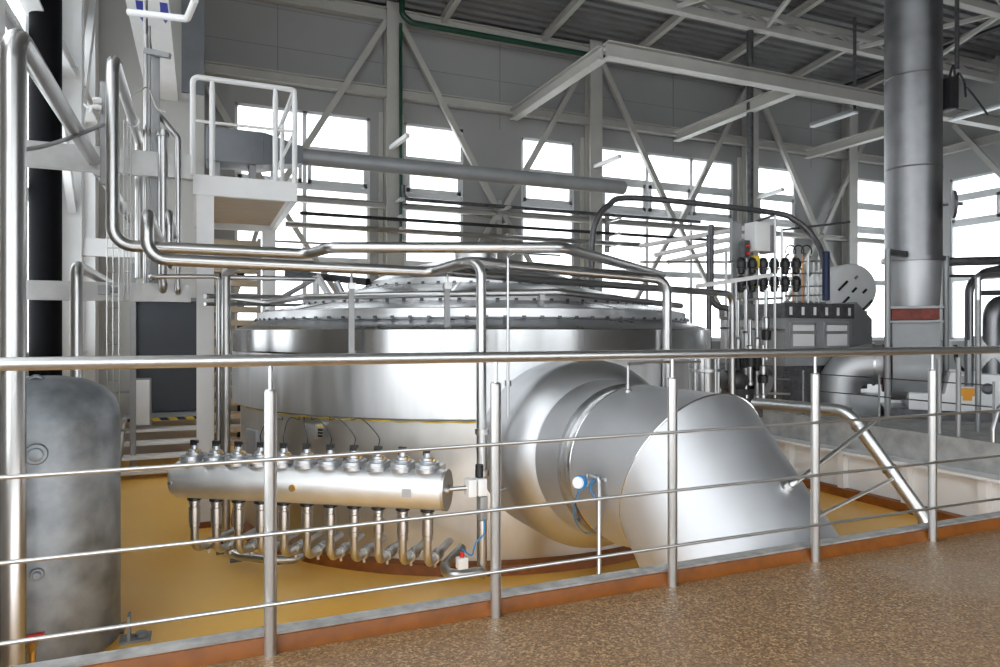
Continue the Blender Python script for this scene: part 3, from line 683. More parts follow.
# flat posts carrying the long pipe
for x, y0, l in ((351.5, 284, 'left of two flat steel posts holding the lower long pipe'), (447, 284, 'right of two flat steel posts holding the lower long pipe')):
    a = W(x, y0, 6.98); pz = V((a.x, a.y, .95)); o = tag(MB().bar(pz, a, .055, .03).bar(V((pz.x, pz.y, 1.0)), V((pz.x + .1, pz.y + .28, 1.0)), .06, .05).build('pipe_post', 'plate'), l, 'pipe support')
    MB().cyl(a, a + V((0, 0, .10)), .014, 10).box(a + V((-.035, -.03, -.05)), a + V((.04, .03, .01))).build('pipe_clip', 'pipe', o)
for x, y, d_, l in ((541, 292, 7.5, 'short roof stand under the round roof pipe, right of the thin tube'), (267, 303, 9.25, 'short roof stand at the left end of the round roof pipe')):
    a = W(x, y, d_); o = tag(MB().bar(V((a.x, a.y, 1.42 if x > 300 else 1.40)), V((a.x, a.y, a.z)), .05, .05).build('pipe_stand', 'plate'), l, 'pipe support')
    MB().box(a + V((-.03, -.04, -.09)), a + V((.03, .03, -.03))).build('pipe_clip', 'pipe', o)
# gantry on the roof, left side
g = thing('roof_strut_frame', 'steel strut frame with black bar standing on the tank roof at left', 'frame', W(316, 300, 9.8))
MB().tube([W(283, 297, 9.6), W(318, 277, 9.8)], .035, 10).build('strut', 'plate', g)
MB().tube([W(316, 276, 9.8), W(316, 300, 9.8)], .045, 10).build('strut', 'white', g)
MB().bar(W(318, 277, 9.8), W(332, 300, 9.4), .05, .09).build('strut', 'white', g)
MB().bar(W(287, 273, 10.2), W(368, 282, 9.6), .1, .1).build('bar', 'black', g)
MB().tube([W(336, 282, 9.6), W(342, 294, 9.6)], .05, 10).tube([W(330, 295, 9.6), W(348, 294, 9.6)], .02, 8).build('actuator', 'alu', g)

# ---------------------------------------------------------------- channels, cable trays at left
for z0, z1, l in ((3.02, 3.30, 'upper grey steel channel bracing the platform to the left wall'), (1.57, 1.78, 'lower grey steel channel between left wall and platform leg')):
    mb = MB(); y = 9.0; t_ = .02
    o_ = [(XL, y, z0), (XL, y, z1), (XL, y + .1, z1), (XL, y + .1, z1 - t_), (XL, y + t_, z1 - t_), (XL, y + t_, z0 + t_), (XL, y + .1, z0 + t_), (XL, y + .1, z0)]
    tag(mb.prism(o_, (-.10 - XL, 0, 0)).build('steel_channel', 'greybeam'), l, 'steel beam', 'grey channels at the left wall')
p = W(105, 290, 7.3); tag(MB().box(p + V((-.06, -.05, -.05)), p + V((.05, .05, .05))).cyl(p + V((.05, 0, 0)), p + V((.12, 0, 0)), .03, 12).build('valve_actuator', 'plate'), 'small square valve actuator in front of the lower grey channel', 'valve')
def tray(x0, x1, ytop, ybot, d_, label, steps=.12):
    a, b = W(x0, ytop, d_), W(x1, ytop, d_); zb = W(x0, ybot, d_).z
    t = thing('cable_tray', label, 'cable tray', V((a.x, a.y, zb)))
    for k in range(3):
        q = a.lerp(b, k / 2); MB().tube([V((q.x, q.y, zb)), q], .006, 6).build('wire_rail', 'pipe', t)
    mb = MB(); z = zb
    while z < a.z: mb.tube([V((a.x, a.y, z)), V((b.x, b.y, z))], .005, 6); z += steps
    sub(mb.build('rungs', 'pipe', t), kind='stuff')
    return t
tray(107, 119, 110, 440, 7.0, 'wire mesh cable tray standing between the left pipes')
tray(124, 131, 120, 300, 7.9, 'narrow wire mesh cable tray right of the wider one', .16)
a = W(155, 36, 8.2); b = W(155, 165, 8.2)
ct = thing('cable_duct', 'grey upright cable duct with a short crossbar left of the platform', 'cable duct', V((a.x, a.y, 1.62)))
MB().box(V((a.x - .04, a.y - .03, 1.62)), V((a.x + .05, a.y + .03, a.z - .2))).build('duct_body', 'plate', ct, bevel=.004)
MB().cyl(V((a.x - .085, a.y, 1.62)), V((a.x - .085, a.y, a.z)), .018, 8).cyl(V((a.x - .055, a.y - .02, 1.62)), V((a.x - .055, a.y - .02, a.z + .1)), .012, 8).build('conduit', 'pipe', ct)
MB().bar(W(145, 51, 8.15), W(170, 56, 8.15), .06, .06).build('crossbar', 'plate', ct)
p = W(106, 85, 7.0); tag(MB().box(p + V((-.05, -.04, -1.0)), p + V((.03, .04, .02))).build('conduit_box', 'plate', bevel=.01), 'tall narrow grey conduit box beside the arched upper pipe', 'electrical box')
for k, (x, y) in enumerate(((101, 101), (101, 108))):
    p = W(x, y, 6.9); tag(MB().lathe([(0, .03), (.05, .032), (.07, .02)], p, (-1, -.3, 0), 14).build('cable_gland', 'white'), ('upper' if k == 0 else 'lower') + ' white cable gland left of the narrow conduit box', 'cable gland')
tag(MB().tube(smooth_path([W(18, 150, 6.2), W(40, 147, 6.4), W(70, 138, 6.6), W(104, 124, 6.9)]), .02, 8).build('grey_hose', 'plate'), 'grey hose sagging from the left edge to the mesh tray', 'hose')
tag(MB().tube(smooth_path([W(126, 97, 7.6), W(138, 92, 7.8), W(148, 88, 8.1), W(157, 108, 8.1), W(166, 112, 8.1)]), .010, 8).build('pale_wire', 'cream'), 'pale cream wire looping between the cable trays', 'wire')
tag(MB().tube(smooth_path([W(84, 104, 8.2), W(88, 107, 8.2), W(92, 106, 8.2), W(90, 112, 8.2)]), .012, 6).build('white_wire', 'white'), 'loose white wire end by the left wall column', 'wire')
# hanging light troughs with blue emblems
for xa, xb, x2a, x2b, l in ((126, 150, 148, 161, 'left of two long white troughs hanging below the roof at left'), (152, 171, 160, 178, 'right of two long white troughs hanging below the roof at left')):
    ye = 101; De = 13.6
    p, q = W(x2a, ye, De), W(x2b, ye, De); z = p.z; yend = p.y
    t = thing('ceiling_trough', l, 'light trough', V((p.x, p.y, z)), 'white hanging troughs')
    MB().box((p.x, 3.0, z), (q.x, yend, z + .10)).build('trough_body', 'white', t)
    c = WZ((xa + xb) / 2 + 3, 10 if xa < 150 else 12, z); s = .06
    sh = [(-.8, -1), (.8, -1), (.9, .3), (.5, .9), (0, 1.3), (-.5, .9), (-.9, .3)]
    MB().prism([V((c.x + a * s, c.y + b * s * 5, z - .004)) for a, b in sh], (0, 0, .004)).build('emblem', 'emblem', t)
    MB().cyl((p.x + .1, 7.5, z + .1), (p.x + .1, 7.5, ZC), .015, 8).cyl((p.x + .1, 12, z + .1), (p.x + .1, 12, ZC), .015, 8).build('hanger', 'white', t)
a, b = W(128, 12, 7.2), W(187, 19, 7.2); tag(MB().tube([a, b, W(195, 0, 7.0)], .035, 10, fil=.05).build('hanger_bar', 'white'), 'white bar crossing under the two hanging troughs', 'bar')

# ================================================================ PLATFORM
PX0, PX1, PY0, PY1, PZ = -.08, 1.16, 9.4, 12.4, 3.15
pf = thing('access_platform', 'white painted access platform on legs with tube railings', 'platform', (PX0, PY0, ZF))
MB().box((PX0, PY0, PZ - .02), (PX1, PY1, PZ)).build('deck', 'tan', pf)
mb = MB().box((PX0, PY0 - .02, PZ - .24), (PX1, PY0 + .06, PZ + .01)).box((PX1 - .08, PY0, PZ - .24), (PX1, PY1, PZ + .01)).box((PX0, PY0, PZ - .24), (PX0 + .08, PY1, PZ + .01)).box((PX0, PY1 - .08, PZ - .24), (PX1, PY1, PZ + .01))
mb.build('edge_beam', 'white', pf)
MB().box((PX0 + .08, PY0 + .06, PZ - .14), (PX1 - .08, PY1 - .08, PZ - .02)).build('soffit', 'tan', pf)
for x, y in ((.06, 9.5), (.05, 12.2), (1.05, 12.2)): MB().box((x - .1, y - .1, ZF), (x + .1, y + .1, PZ - .24)).build('leg', 'white', pf)
sub(MB().box((-.07, 9.37, ZF), (.19, 9.63, ZF + .07)).build('leg_base', 'brown', pf), label='brown resin collar round the front leg')
MB().tube([(PX0, PY0, PZ), (PX0, PY0, 4.36), (PX1 - .03, PY0, 4.36), (PX1 - .03, PY1, 4.36), (PX1 - .03, PY1, PZ)], .034, 12, fil=.07).build('top_rail', 'white', pf)
MB().tube([(PX0, PY0, 3.82), (PX1 - .03, PY0, 3.82)], .018, 10).build('mid_rail', 'white', pf)
MB().tube([(PX1 - .03, PY0, 3.82), (PX1 - .03, PY1, 3.82)], .022, 10).build('mid_rail', 'white', pf)
for x, y in ((PX0 + .22, PY0), (PX1 - .27, PY0), (PX1 - .03, PY0), (PX1 - .03, PY0 + 1.5)): MB().lathe([(PZ, .034), (4.2, .034), (4.32, .026), (4.36, .022)], (x, y, 0), seg=12).build('post', 'white', pf)
# stair behind the platform
st = thing('slatted_stair', 'steep stair of tan slats beneath the white platform', 'stair', (.3, 12.9, ZF))
k = 0
for i in range(17):
    z = 2.75 - i * .235
    MB().box((.1, 13.2, z), (.95, 13.5, z + .1)).build('tread', 'tan', st)
MB().bar((.06, 13.35, ZF), (.06, 13.35, 2.9), .05, .3).bar((.98, 13.35, ZF), (.98, 13.35, 2.9), .05, .3).build('stringer', 'cream', st)
for i in range(8):
    MB().box((.32, 13.56, 2.6 - i * .47), (.46, 13.6, 2.78 - i * .47)).build('bracket', 'black', st)
for i in range(8):
    MB().box((.62, 13.56, 2.6 - i * .47), (.74, 13.6, 2.78 - i * .47)).build('bracket', 'black', st)
# exit stair at the door
es = thing('door_steps', 'white steps with hazard tape leading up to the dark door', 'steps', (-.6, 13.6, ZF))
MB().box((-1.3, 14.2, -.40), (.1, 14.98, -.34)).build('landing', 'greybeam', es)
MB().box((-1.2, 14.19, -.39), (.08, 14.21, -.335)).build('tape', 'hazard', es)
for i in range(4):
    z = -.5 - i * .19; MB().box((-1.2, 13.88 - i * .32, z - .05), (.08, 14.2 - i * .32, z)).build('tread', 'white', es)
for x in (-1.25, .1): MB().bar((x, 14.4, -.4), (x, 12.75, -1.18), .04, .16).build('stringer', 'white', es)
p = W(143, 402, 12.5)
cb = thing('wall_cabinet', 'small pale grey electrical cabinet left of the dark door', 'electrical box', p)
MB().box(p + V((-.17, -.1, -.42)), p + V((.13, .12, .42))).build('cabinet_body', 'plate', cb, bevel=.01)
MB().box(p + V((-.15, -.12, -.4)), p + V((.11, -.1, .4))).build('door', 'white', cb, bevel=.006)
p = W(133, 380, 12.0); tag(MB().bar(V((p.x, p.y, ZF)), V((p.x, p.y, 2.4)), .09, .06).bar(V((p.x - .25, p.y, .2)), V((p.x, p.y, .2)), .05, .04).bar(V((p.x - .25, p.y, -.45)), V((p.x, p.y, -.45)), .05, .04).build('ladder_post', 'plate'), 'grey upright post with short rungs left of the small cabinet', 'post')
# grey air duct passing over the platform
p0_, p1_ = WY(302, 159, 12.0), WY(624, 186, 12.0); zd = (p0_.z + p1_.z) / 2
ad = thing('air_duct', 'long round grey air duct leaving a square box on the platform', 'duct', (p0_.x, 12.0, zd))
MB().lathe([(0, .135), (p1_.x - p0_.x - .02, .135), (p1_.x - p0_.x, .12)], (p0_.x, 12.0, zd), (1, 0, 0), 28).build('round_duct', 'plate', ad)
b0 = WY(206, 155, 12.0).x; b1 = WY(262, 155, 12.0).x
MB().box((b0, 11.7, zd - .26), (b1, 12.3, zd + .26)).build('box', 'wallgrey', ad, bevel=.01)
mb = MB(); sq = [(b1, 11.7, zd - .26), (b1, 12.3, zd - .26), (b1, 12.3, zd + .26), (b1, 11.7, zd + .26)]; s2 = [(p0_.x, 12 - .14, zd - .14), (p0_.x, 12 + .14, zd - .14), (p0_.x, 12 + .14, zd + .14), (p0_.x, 12 - .14, zd + .14)]
a = [mb.bm.verts.new(p) for p in sq]; b = [mb.bm.verts.new(p) for p in s2]
for j in range(4): mb.bm.faces.new((a[j], a[(j + 1) % 4], b[(j + 1) % 4], b[j]))
mb.bm.faces.new(a); mb.bm.faces.new(b[::-1]); mb.build('taper', 'wallgrey', ad)
MB().box((b0 + .1, 11.8, PZ), (b0 + .2, 12.2, zd - .26)).box((b1 - .2, 11.8, PZ), (b1 - .1, 12.2, zd - .26)).build('stand', 'plate', ad)

# ================================================================ BACK WALL SERVICES
yg = 17.35
def wallpipe(label, x0, y0, x1, r, Y, m, name='wall_pipe', extra=None):
    p = WY(x0, y0, Y); q = V((WY(x1, 200, Y).x, Y, p.z)); pts = ([extra(p)] if extra else []) + [p, q]
    return tag(MB().tube(pts, r, 10, fil=.15 if extra else None).build(name, m), label, 'pipe')
wallpipe('top dark pipe along the back wall, starting at a hooked end', 404, 199, 700, .05, 17.3, 'darkmetal', extra=lambda p: p + V((-.02, 0, .35)))
wallpipe('middle dark pipe along the back wall behind the tank', 300, 213, 735, .045, 17.3, 'hose')
wallpipe('bright lower pipe along the back wall behind the tank', 285, 224, 640, .07, 17.3, 'pipe')
wallpipe('lowest thin pipe across the back windows', 272, 241, 560, .03, 17.5, 'pipe')
for x, y, l in ((396, 215, 'pipe bracket on the back wall at the first wide column'), (500, 222, 'pipe bracket on the back wall between the narrow windows'), (608, 232, 'pipe bracket on the back wall beside the black arched hose')):
    p = WY(x, y, 17.7); t = thing('wall_bracket', l, 'bracket', p, 'pipe brackets on the back wall')
    for dz in (.38, -.05, -.36):
        MB().bar((p.x, 17.75, p.z + dz - .07), (p.x, 17.05, p.z + dz - .07), .1, .06).build('arm', 'greybeam', t)
    MB().bar((p.x, 17.75, p.z - .6), (p.x, 17.75, p.z + .6), .12, .08).build('rail', 'greybeam', t)
p = WY(401, 20, 17.3); tag(MB().tube([(WY(640, 50, 17.2).x + 8, 17.2, 9.08), (p.x + .25, 17.2, 9.08), (p.x, 17.2, 9.25), (p.x, 17.2, 9.65)], .075, 12, fil=.2).tube([(p.x + .02, 17.4, 9.1), (p.x + .02, 17.4, 3.5), (p.x - .3, 17.4, 3.4)], .045, 10, fil=.1).build('green_pipe', 'green'), 'dark green pipe along the eaves and down the wide column', 'pipe')
p = WY(750, 85, 14.6); tag(MB().cyl((p.x, 14.6, 1.5), (p.x, 14.6, 9.3), .09, 16).build('grey_riser', 'darkmetal'), 'dark grey riser pipe dropping from the roof behind the valve rack', 'pipe')
for x, y, x2, y2, l in ((391, 149, 408, 134, 'slim white tube lamp at the wide column left of middle'), (595, 168, 620, 155, 'slim white tube lamp at the column behind the black hose'), (758, 200, 783, 187, 'slim white tube lamp at the column right of the wide window')):
    q, p = WY(x, y, 17.6), WY(x2, y2, 16.3); q.z = p.z = (p.z + q.z) / 2
    t = thing('tube_lamp', l, 'lamp', p, 'tube lamps along the back wall')
    MB().bar(p, q, .1, .1).build('housing', 'tube_lamp', t); MB().bar(q, q + V((0, .3, .1)), .05, .05).build('arm', 'cream', t)
def pendant(label, x, y, d_, x2, top):
    q = W(x2, y - 10, d_); p = q + V((0, 1.5, 0)); c = (p + q) / 2; t = thing('pendant_lamp', label, 'lamp', c)
    MB().bar(p, q, .22, .1).build('housing', 'plate', t, bevel=.02)
    MB().bar(p - V((0, 0, .06)), q - V((0, 0, .06)), .17, .05).build('diffuser', 'tube_lamp', t)
    MB().cyl(q + V((-.05, 0, .04)), V((q.x - .05, q.y, top)), .045, 10).build('rod', 'darkmetal', t)
pendant('grey pendant lamp on a long rod left of the tall duct', 824, 120, 19.3, 856, 9.9)
pendant('dark pendant lamp at the right edge, right of the tall duct', 982, 112, 18, 1008, 9.9)
p = W(1000, 27, 19.0)
tag(MB().bar((p.x, 9.0, p.z), (p.x, YB - .1, p.z), .22, .07).build('ceiling_cable_tray', 'black'), 'black cable tray running under the roof past the tall duct', 'cable tray')
p = W(957, 70, 17.0); tag(MB().cyl(p, V((p.x, p.y, RZ(p.y) - .02)), .05, 10).build('hanger_rod', 'darkmetal'), 'dark hanger rod from the roof just right of the tall duct', 'rod')
# black arched hose
pts = [W(592, 300, 11.5), W(592, 245, 11.5)] + [W(x, y, d_) for x, y, d_ in ((596, 222, 11.5), (608, 206, 11.6), (636, 198, 11.8))] + [W(x, y, d_) for x, y, d_ in ((768, 212, 12.3), (796, 221, 12.3), (814, 238, 12.2), (824, 262, 12.0), (826, 300, 11.9))]
hs = tag(MB().tube(smooth_path(pts, 6), .05, 14).build('arched_hose', 'darkmetal'), 'dark steel tube arching high from the tank to the valve station', 'pipe')
MB().cyl(W(826, 252, 12.0), W(826, 300, 11.9), .062, 16).build('sleeve', 'navy', hs)

# ================================================================ RIGHT-HAND MACHINES
# tall exhaust stack
SX, SY = 10.84, 7.95; SR = .42; FROT = math.radians(-48)
zz = lambda y, d_=11.55: EYE - (y - 333.5) / F * d_
stack = thing('exhaust_stack', 'tall dull grey exhaust duct rising to the roof at right', 'duct', (SX, SY, 1.5))
MB().lathe([(zz(262), SR), (RZ(SY) + .05, SR)], (SX, SY, 0), seg=72, cap=False).build('tube', 'stack', stack)
for z in (3.9, 5.4, 6.9): MB().lathe([(z - .012, SR), (z, SR + .006), (z + .012, SR)], (SX, SY, 0), seg=72, cap=False).build('tube_seam', 'stack', stack)
MB().lathe([(zz(262), SR), (zz(262), SR + .05), (zz(258), SR + .05), (zz(258), SR)], (SX, SY, 0), seg=56, cap=False).build('flange', 'stack', stack)
zt, zb = zz(260), zz(308); ra = [V((SX + SR * math.cos(2 * PI * k / 48), SY + SR * math.sin(2 * PI * k / 48), zt)) for k in range(48)]
hx, hy = .33, .36; stack.rotation_euler.z = FROT
def sqp(a):
    c, s = math.cos(a), math.sin(a); m_ = max(abs(c), abs(s)); return V((SX + hx * c / m_, SY + hy * s / m_, zb))
mb = MB(); a = [mb.bm.verts.new(p) for p in ra]; b = [mb.bm.verts.new((SX + cx * hx, SY + cy * hy, zb)) for cx, cy in ((1, 1), (-1, 1), (-1, -1), (1, -1))]
for q in range(4):     # corner q spans the arc between two quadrant points; flat triangles sit between corners
    for k in range(12): mb.bm.faces.new((a[(q * 12 + k) % 48], a[(q * 12 + k + 1) % 48], b[q]))
    mb.bm.faces.new((a[((q + 1) * 12) % 48], b[(q + 1) % 4], b[q]))
mb.build('transition', 'duct', stack, ang=9)
MB().box((SX - hx - .06, SY - hy - .06, zb - .02), (SX + hx + .06, SY + hy + .06, zb + .02)).build('base_flange', 'plate', stack)
hw = V((SX + .4, SY - .1, W(944, 207, 11.5).z))
MB().lathe([(0, .02), (.12, .02)], (SX + .36, hw.y, hw.z), (1, 0, 0), 12).lathe([(.1, .22), (.14, .22), (.15, .18)], (SX + .44, hw.y, hw.z), (1, 0, 0), 28).lathe([(.14, .03), (.24, .03)], (SX + .44, hw.y, hw.z), (1, 0, 0), 12).build('damper_wheel', 'darkmetal', stack)
sk = thing('speaker_box', 'black box on the right side of the tall grey duct near the roof', 'electrical box', W(946, 95, 11.4))
p = W(946, 92, 11.45); MB().box(p + V((-.02, -.1, -.28)), p + V((.17, .12, .22))).build('box_body', 'black', sk, bevel=.01)
MB().tube(smooth_path([p + V((.08, 0, .22)), p + V((.15, 0, .42)), p + V((.35, .1, .48)), p + V((.4, .1, .1)), p + V((.45, .1, .4)), p + V((.9, .3, .38)), p + V((1.1, .4, .2)), p + V((1.3, .5, .4)), p + V((2.5, .9, .2))]), .02, 8).build('cord', 'hose', sk)
# fan
fan = thing('exhaust_fan', 'grey centrifugal fan with red flexible collar under the tall duct', 'fan', (SX, SY, ZP)); fan.rotation_euler.z = FROT
MB().box((SX - hx, SY - hy, zz(320)), (SX + hx, SY + hy, zb - .02)).build('flexible_collar', 'red', fan)
z1 = zz(321); MB().box((SX - hx - .06, SY - hy - .06, z1 - .03), (SX + hx + .06, SY + hy + .06, z1)).build('flange', 'plate', fan)
zc = .62; sp2 = [V((SX - hx, SY - hy, z1 - .03)), V((SX - hx, SY + hy, z1 - .03))]
for k in range(0, 25):
    a = math.radians(20 - k * 220 / 24); r_ = .56 - .16 * k / 24 * .4
    sp2.append(V((SX - hx, SY + math.cos(a) * r_ - .0, zc + math.sin(a) * r_)))
MB().prism(sp2, (2 * hx, 0, 0)).build('scroll_housing', 'plate', fan)
MB().lathe([(0, .40), (.05, .40)], (SX - hx - .12, SY, zc), (1, 0, 0), 40).build('inlet_ring', 'red', fan)
fy = SY - .62
bo = MB().prism([(SX - .12, fy, .0), (SX - .12, fy, .26), (SX + .36, fy, .26), (SX + .44, fy, .60), (SX + 1.26, fy, .56), (SX + 1.3, fy, .46), (SX + 1.14, fy, .0)], (0, 1.2, 0)).build('motor_base', 'white', fan, bevel=.015)
MB().lathe([(0, .24), (.1, .28), (.8, .28), (.9, .22)], (SX + .75, SY, .88), (1, 0, 0), 30).build('motor', 'white', fan)
MB().box((SX + .56, fy - .012, .24), (SX + .76, fy, .36)).box((SX + .6, fy - .012, .17), (SX + .72, fy, .24)).build('sticker', 'orange', fan)
MB().box((SX + .57, fy - .01, .38), (SX + .76, fy, .55)).build('sticker', 'alu', fan)
MB().lathe([(0, .085), (.02, .085), (.03, .07)], (SX + .92, fy, .36), (0, -1, 0), 24).lathe([(.03, .05), (.04, .05)], (SX + .92, fy, .36), (0, -1, 0), 24).build('dial', 'darkmetal', fan)
MB().box((SX + 1.12, fy - .01, .1), (SX + 1.18, fy, .15)).build('sticker', 'orange', fan)
MB().box((SX - .45, fy + .04, ZP), (SX + 1.1, SY + .5, .0)).build('skid', 'darkmetal', fan)
MB().box((SX - .95, SY - .3, ZP), (SX - .5, SY + .3, .18)).build('gap_block', 'plate', fan, bevel=.01)  # added block, hides the bright floor between elbow and fan
# inlet elbow
ex, ey = SX - 1.10, SY
el = thing('inlet_elbow', 'fat segmented stainless elbow dropping left of the exhaust fan', 'duct', (SX, SY, ZP)); el.rotation_euler.z = FROT
path = [V((SX - hx - .1, SY, zc + .06))]
Cc = V((ex + .42, ey, zc + .06 - .42))
for k in range(5):
    a = PI / 2 + k * (PI / 2) / 4; path.append(Cc + V((.42 * math.cos(a), 0, .42 * math.sin(a))))
path.append(V((ex, ey, ZP)))
MB().tube(path, .335, 40).build('elbow', 'duct', el, ang=12)
for p, n in ((path[1] + V((.1, 0, 0)), V((1, 0, 0))), (V((ex, ey, ZP + .1)), V((0, 0, 1)))): MB().lathe([(-.02, .335), (-.02, .36), (.02, .36), (.02, .335)], p, n, 40, cap=False).build('flange', 'pipe', el)
# support posts
for x, y0, d_, l in ((887.5, 249, 11.0, 'grey support post left of the tall duct, with a short arm'), (946, 256, 11.3, 'grey support post right of the tall duct')):
    a = W(x, y0, d_); o = tag(MB().cyl(V((a.x, a.y, ZP)), a, .045, 14).build('support_post', 'plate'), l, 'post')
    q = V((SX + (-.45 if x < 900 else .45), SY - .2, a.z - .06)); MB().bar(a - V((0, 0, .05)), q, .09, .09).build('arm', 'darkmetal', o)
# heat exchanger cabinet
hY = 8.95; X0, X1 = WY(785, 340, hY).x, WY(852, 340, hY).x; zx = lambda y: WY(800, y, hY).z
he = thing('heat_cabinet', 'grey machine cabinet with two bright foil windows', 'machine', (X0, hY, ZP))
MB().box((X0, hY, zx(366)), (X1, hY + 1.6, zx(318))).build('cabinet_body', 'plate', he, bevel=.01)
MB().box((X0 - .03, hY - .02, zx(318)), (X1 + .03, hY + 1.6, zx(303))).build('vent_band', 'darkmetal', he)
for k in range(6):
    x = X0 + .08 + (X1 - X0 - .2) * k / 5; MB().box((x, hY - .03, zx(315)), (x + .055, hY - .015, zx(307))).build('slot', 'white', he)
for k in range(2):
    a = X0 + .09 + k * (X1 - X0) * .5; b = a + (X1 - X0) * .38
    f = MB().box((a, hY - .03, zx(351)), (b, hY, zx(321))).build('window_frame', 'alu', he, bevel=.012)
    MB().box((a + .06, hY - .036, zx(346)), (b - .06, hY - .028, zx(334))).box((a + .06, hY - .036, zx(331)), (b - .06, hY - .028, zx(325))).build('foil', 'foil', f)
    for q in ((a + .03, zx(348)), (b - .03, zx(348)), (a + .03, zx(324)), (b - .03, zx(324))): MB().cyl((q[0], hY - .045, q[1]), (q[0], hY - .03, q[1]), .02, 8).build('screw', 'pipe', f)
MB().box((X0 + .02, hY + .06, ZP), (X1 - .05, hY + 1.5, zx(366))).build('plinth', 'darkmetal', he)
MB().prism([(X1, hY + .2, zx(366)), (X1, hY + .2, zx(318)), (X1 + .35, hY + .2, zx(300)), (X1 + .75, hY + .2, zx(318)), (X1 + .75, hY + .2, zx(366))], (0, 1.0, 0)).build('side_hood', 'plate', he)
# round vessel end behind the cabinet
p = W(853, 289, 13.2); rv = thing('round_vessel', 'pale round vessel end with small fittings behind the machine cabinet', 'vessel', V((p.x, p.y, 1.2)))
MB().lathe([(0, .0), (.0, .40), (.03, .47), (.06, .485), (.9, .485)], p, (.35, .94, 0), 44).build('shell', 'white', rv)
fw = V((-.35, -.94, 0)); sd = V((.94, -.35, 0))
for a, b, c, m_ in ((-.2, .06, .25, 'black'), (-.15, -.22, .2, 'black'), (.02, -.02, .12, 'green'), (.28, -.3, .25, 'darkmetal'), (.06, .22, .07, 'pipe'), (.22, -.04, .1, 'black')):
    q = p + sd * a + V((0, 0, b)) + fw * .005; MB().bar(q - (sd * c * .35 + V((0, 0, c * .35))), q + (sd * c * .35 + V((0, 0, c * .35))), .03, .04).build('fitting', m_, rv)
MB().box(p + V((-.1, .1, -1.9)), p + V((.5, .8, -.4))).build('saddle', 'plate', rv)
# control cabinet
p = W(762, 237, 11.6); cc = thing('control_cabinet', 'white control cabinet with red indicator lamps on the valve station', 'electrical box', p)
MB().box(p + V((-.19, -.06, -.24)), p + V((.12, .2, .24))).build('cabinet_body', 'white', cc, bevel=.01)
MB().box(p + V((.125, -.05, -.26)), p + V((.22, .2, .2))).build('side_cover', 'plate', cc, bevel=.008)
q = W(747, 250, 11.5)
for dz in (.06, -.06): MB().cyl(q + V((0, 0, dz)), q + V((0, -.05, dz)), .022, 12).build('lamp', 'redlamp', cc)
MB().box(q + V((-.05, 0, -.12)), q + V((.06, .1, .16))).build('lamp_block', 'darkmetal', cc)
q = W(737, 240, 11.7); MB().box(q + V((-.1, 0, -.35)), q + V((.1, .06, .3))).build('back_plate', 'plate', cc)
MB().box(W(757, 258, 11.6) + V((-.06, 0, -.14)), W(757, 258, 11.6) + V((.06, .06, .04))).build('tag', 'yellow', cc)
p = W(773, 352, 12.4); pn = thing('grey_panel_box', 'plain grey panel box left of the machine cabinet', 'electrical box', V((p.x, p.y, ZP)))
MB().box(V((p.x - .2, p.y, ZP)), V((p.x + .18, p.y + .3, W(773, 313, 12.4).z))).build('box_body', 'plate', pn, bevel=.01)
MB().box(V((p.x - .17, p.y - .02, W(773, 352, 12.4).z)), V((p.x + .15, p.y, W(773, 317, 12.4).z))).build('door', 'plate', pn, bevel=.006)
# rack frame of the valve station
fr_ = thing('valve_station_frame', 'open tube frame of the valve station right of the tank', 'frame', W(760, 400, 11.8))
def post(x, y0, y1, d_, r=.03, m='pipe', nm='post'):
    a, b = W(x, y0, d_), W(x, y1, d_); MB().cyl(V((a.x, a.y, b.z)), a, r, 10).build(nm, m, fr_)
for x, y0, d_ in ((736, 280, 11.6), (775, 215, 11.6), (782, 228, 12.2), (808, 255, 12.4), (726, 252, 12.4)): post(x, y0, 398, d_, .022)
for x, y0, d_ in ((709, 235, 12.0),): post(x, y0, 398, d_, .045, 'darkmetal')
for xa, ya, xb, yb, d_, m_ in ((755, 222, 775, 215, 11.6, 'darkmetal'), (720, 328, 786, 330, 11.8, 'pipe'), (720, 318, 760, 320, 11.5, 'pipe'), (782, 230, 850, 222, 12.4, 'darkmetal'), (705, 375, 790, 380, 11.7, 'pipe'), (720, 392, 790, 394, 11.4, 'pipe'), (640, 262, 735, 262, 12.6, 'pipe'), (742, 300, 782, 298, 11.8, 'pipe')):
    MB().tube([W(xa, ya, d_), W(xb, yb, d_)], .02, 8).build('rail', m_, fr_)
MB().bar(W(690, 250, 11.3), W(775, 245, 11.3), .25, .04).bar(W(690, 250, 11.3), W(690, 242, 11.3), .04, .04).build('tray', 'white', fr_) if False else None
tag(MB().bar(W(698, 286, 10.6), W(770, 275, 11.2), .12, .06).build('light_bar', 'white'), 'bright sloping bar in front of the valve cluster', 'bar')
# loop pipes of the station
pipe('dark U shaped pipe standing beside the valve station', [W(711, 225, 12.1), W(711, 305, 12.1), W(730, 309, 12.1)], .05, .2, m='darkmetal')
for i, (xa, ya, xb, yb) in enumerate(((640, 246, 745, 228), (655, 255, 745, 236), (668, 262, 745, 246), (600, 256, 640, 268))):
    pipe(('highest', 'second highest', 'third highest', 'lowest')[i] + ' of the bright slanted pipes behind the tank right side', [W(xa, ya, 14.5), W(xb, yb, 12.8)], .045, m='white')  # white colour stands in for the reflections on these steel tubes
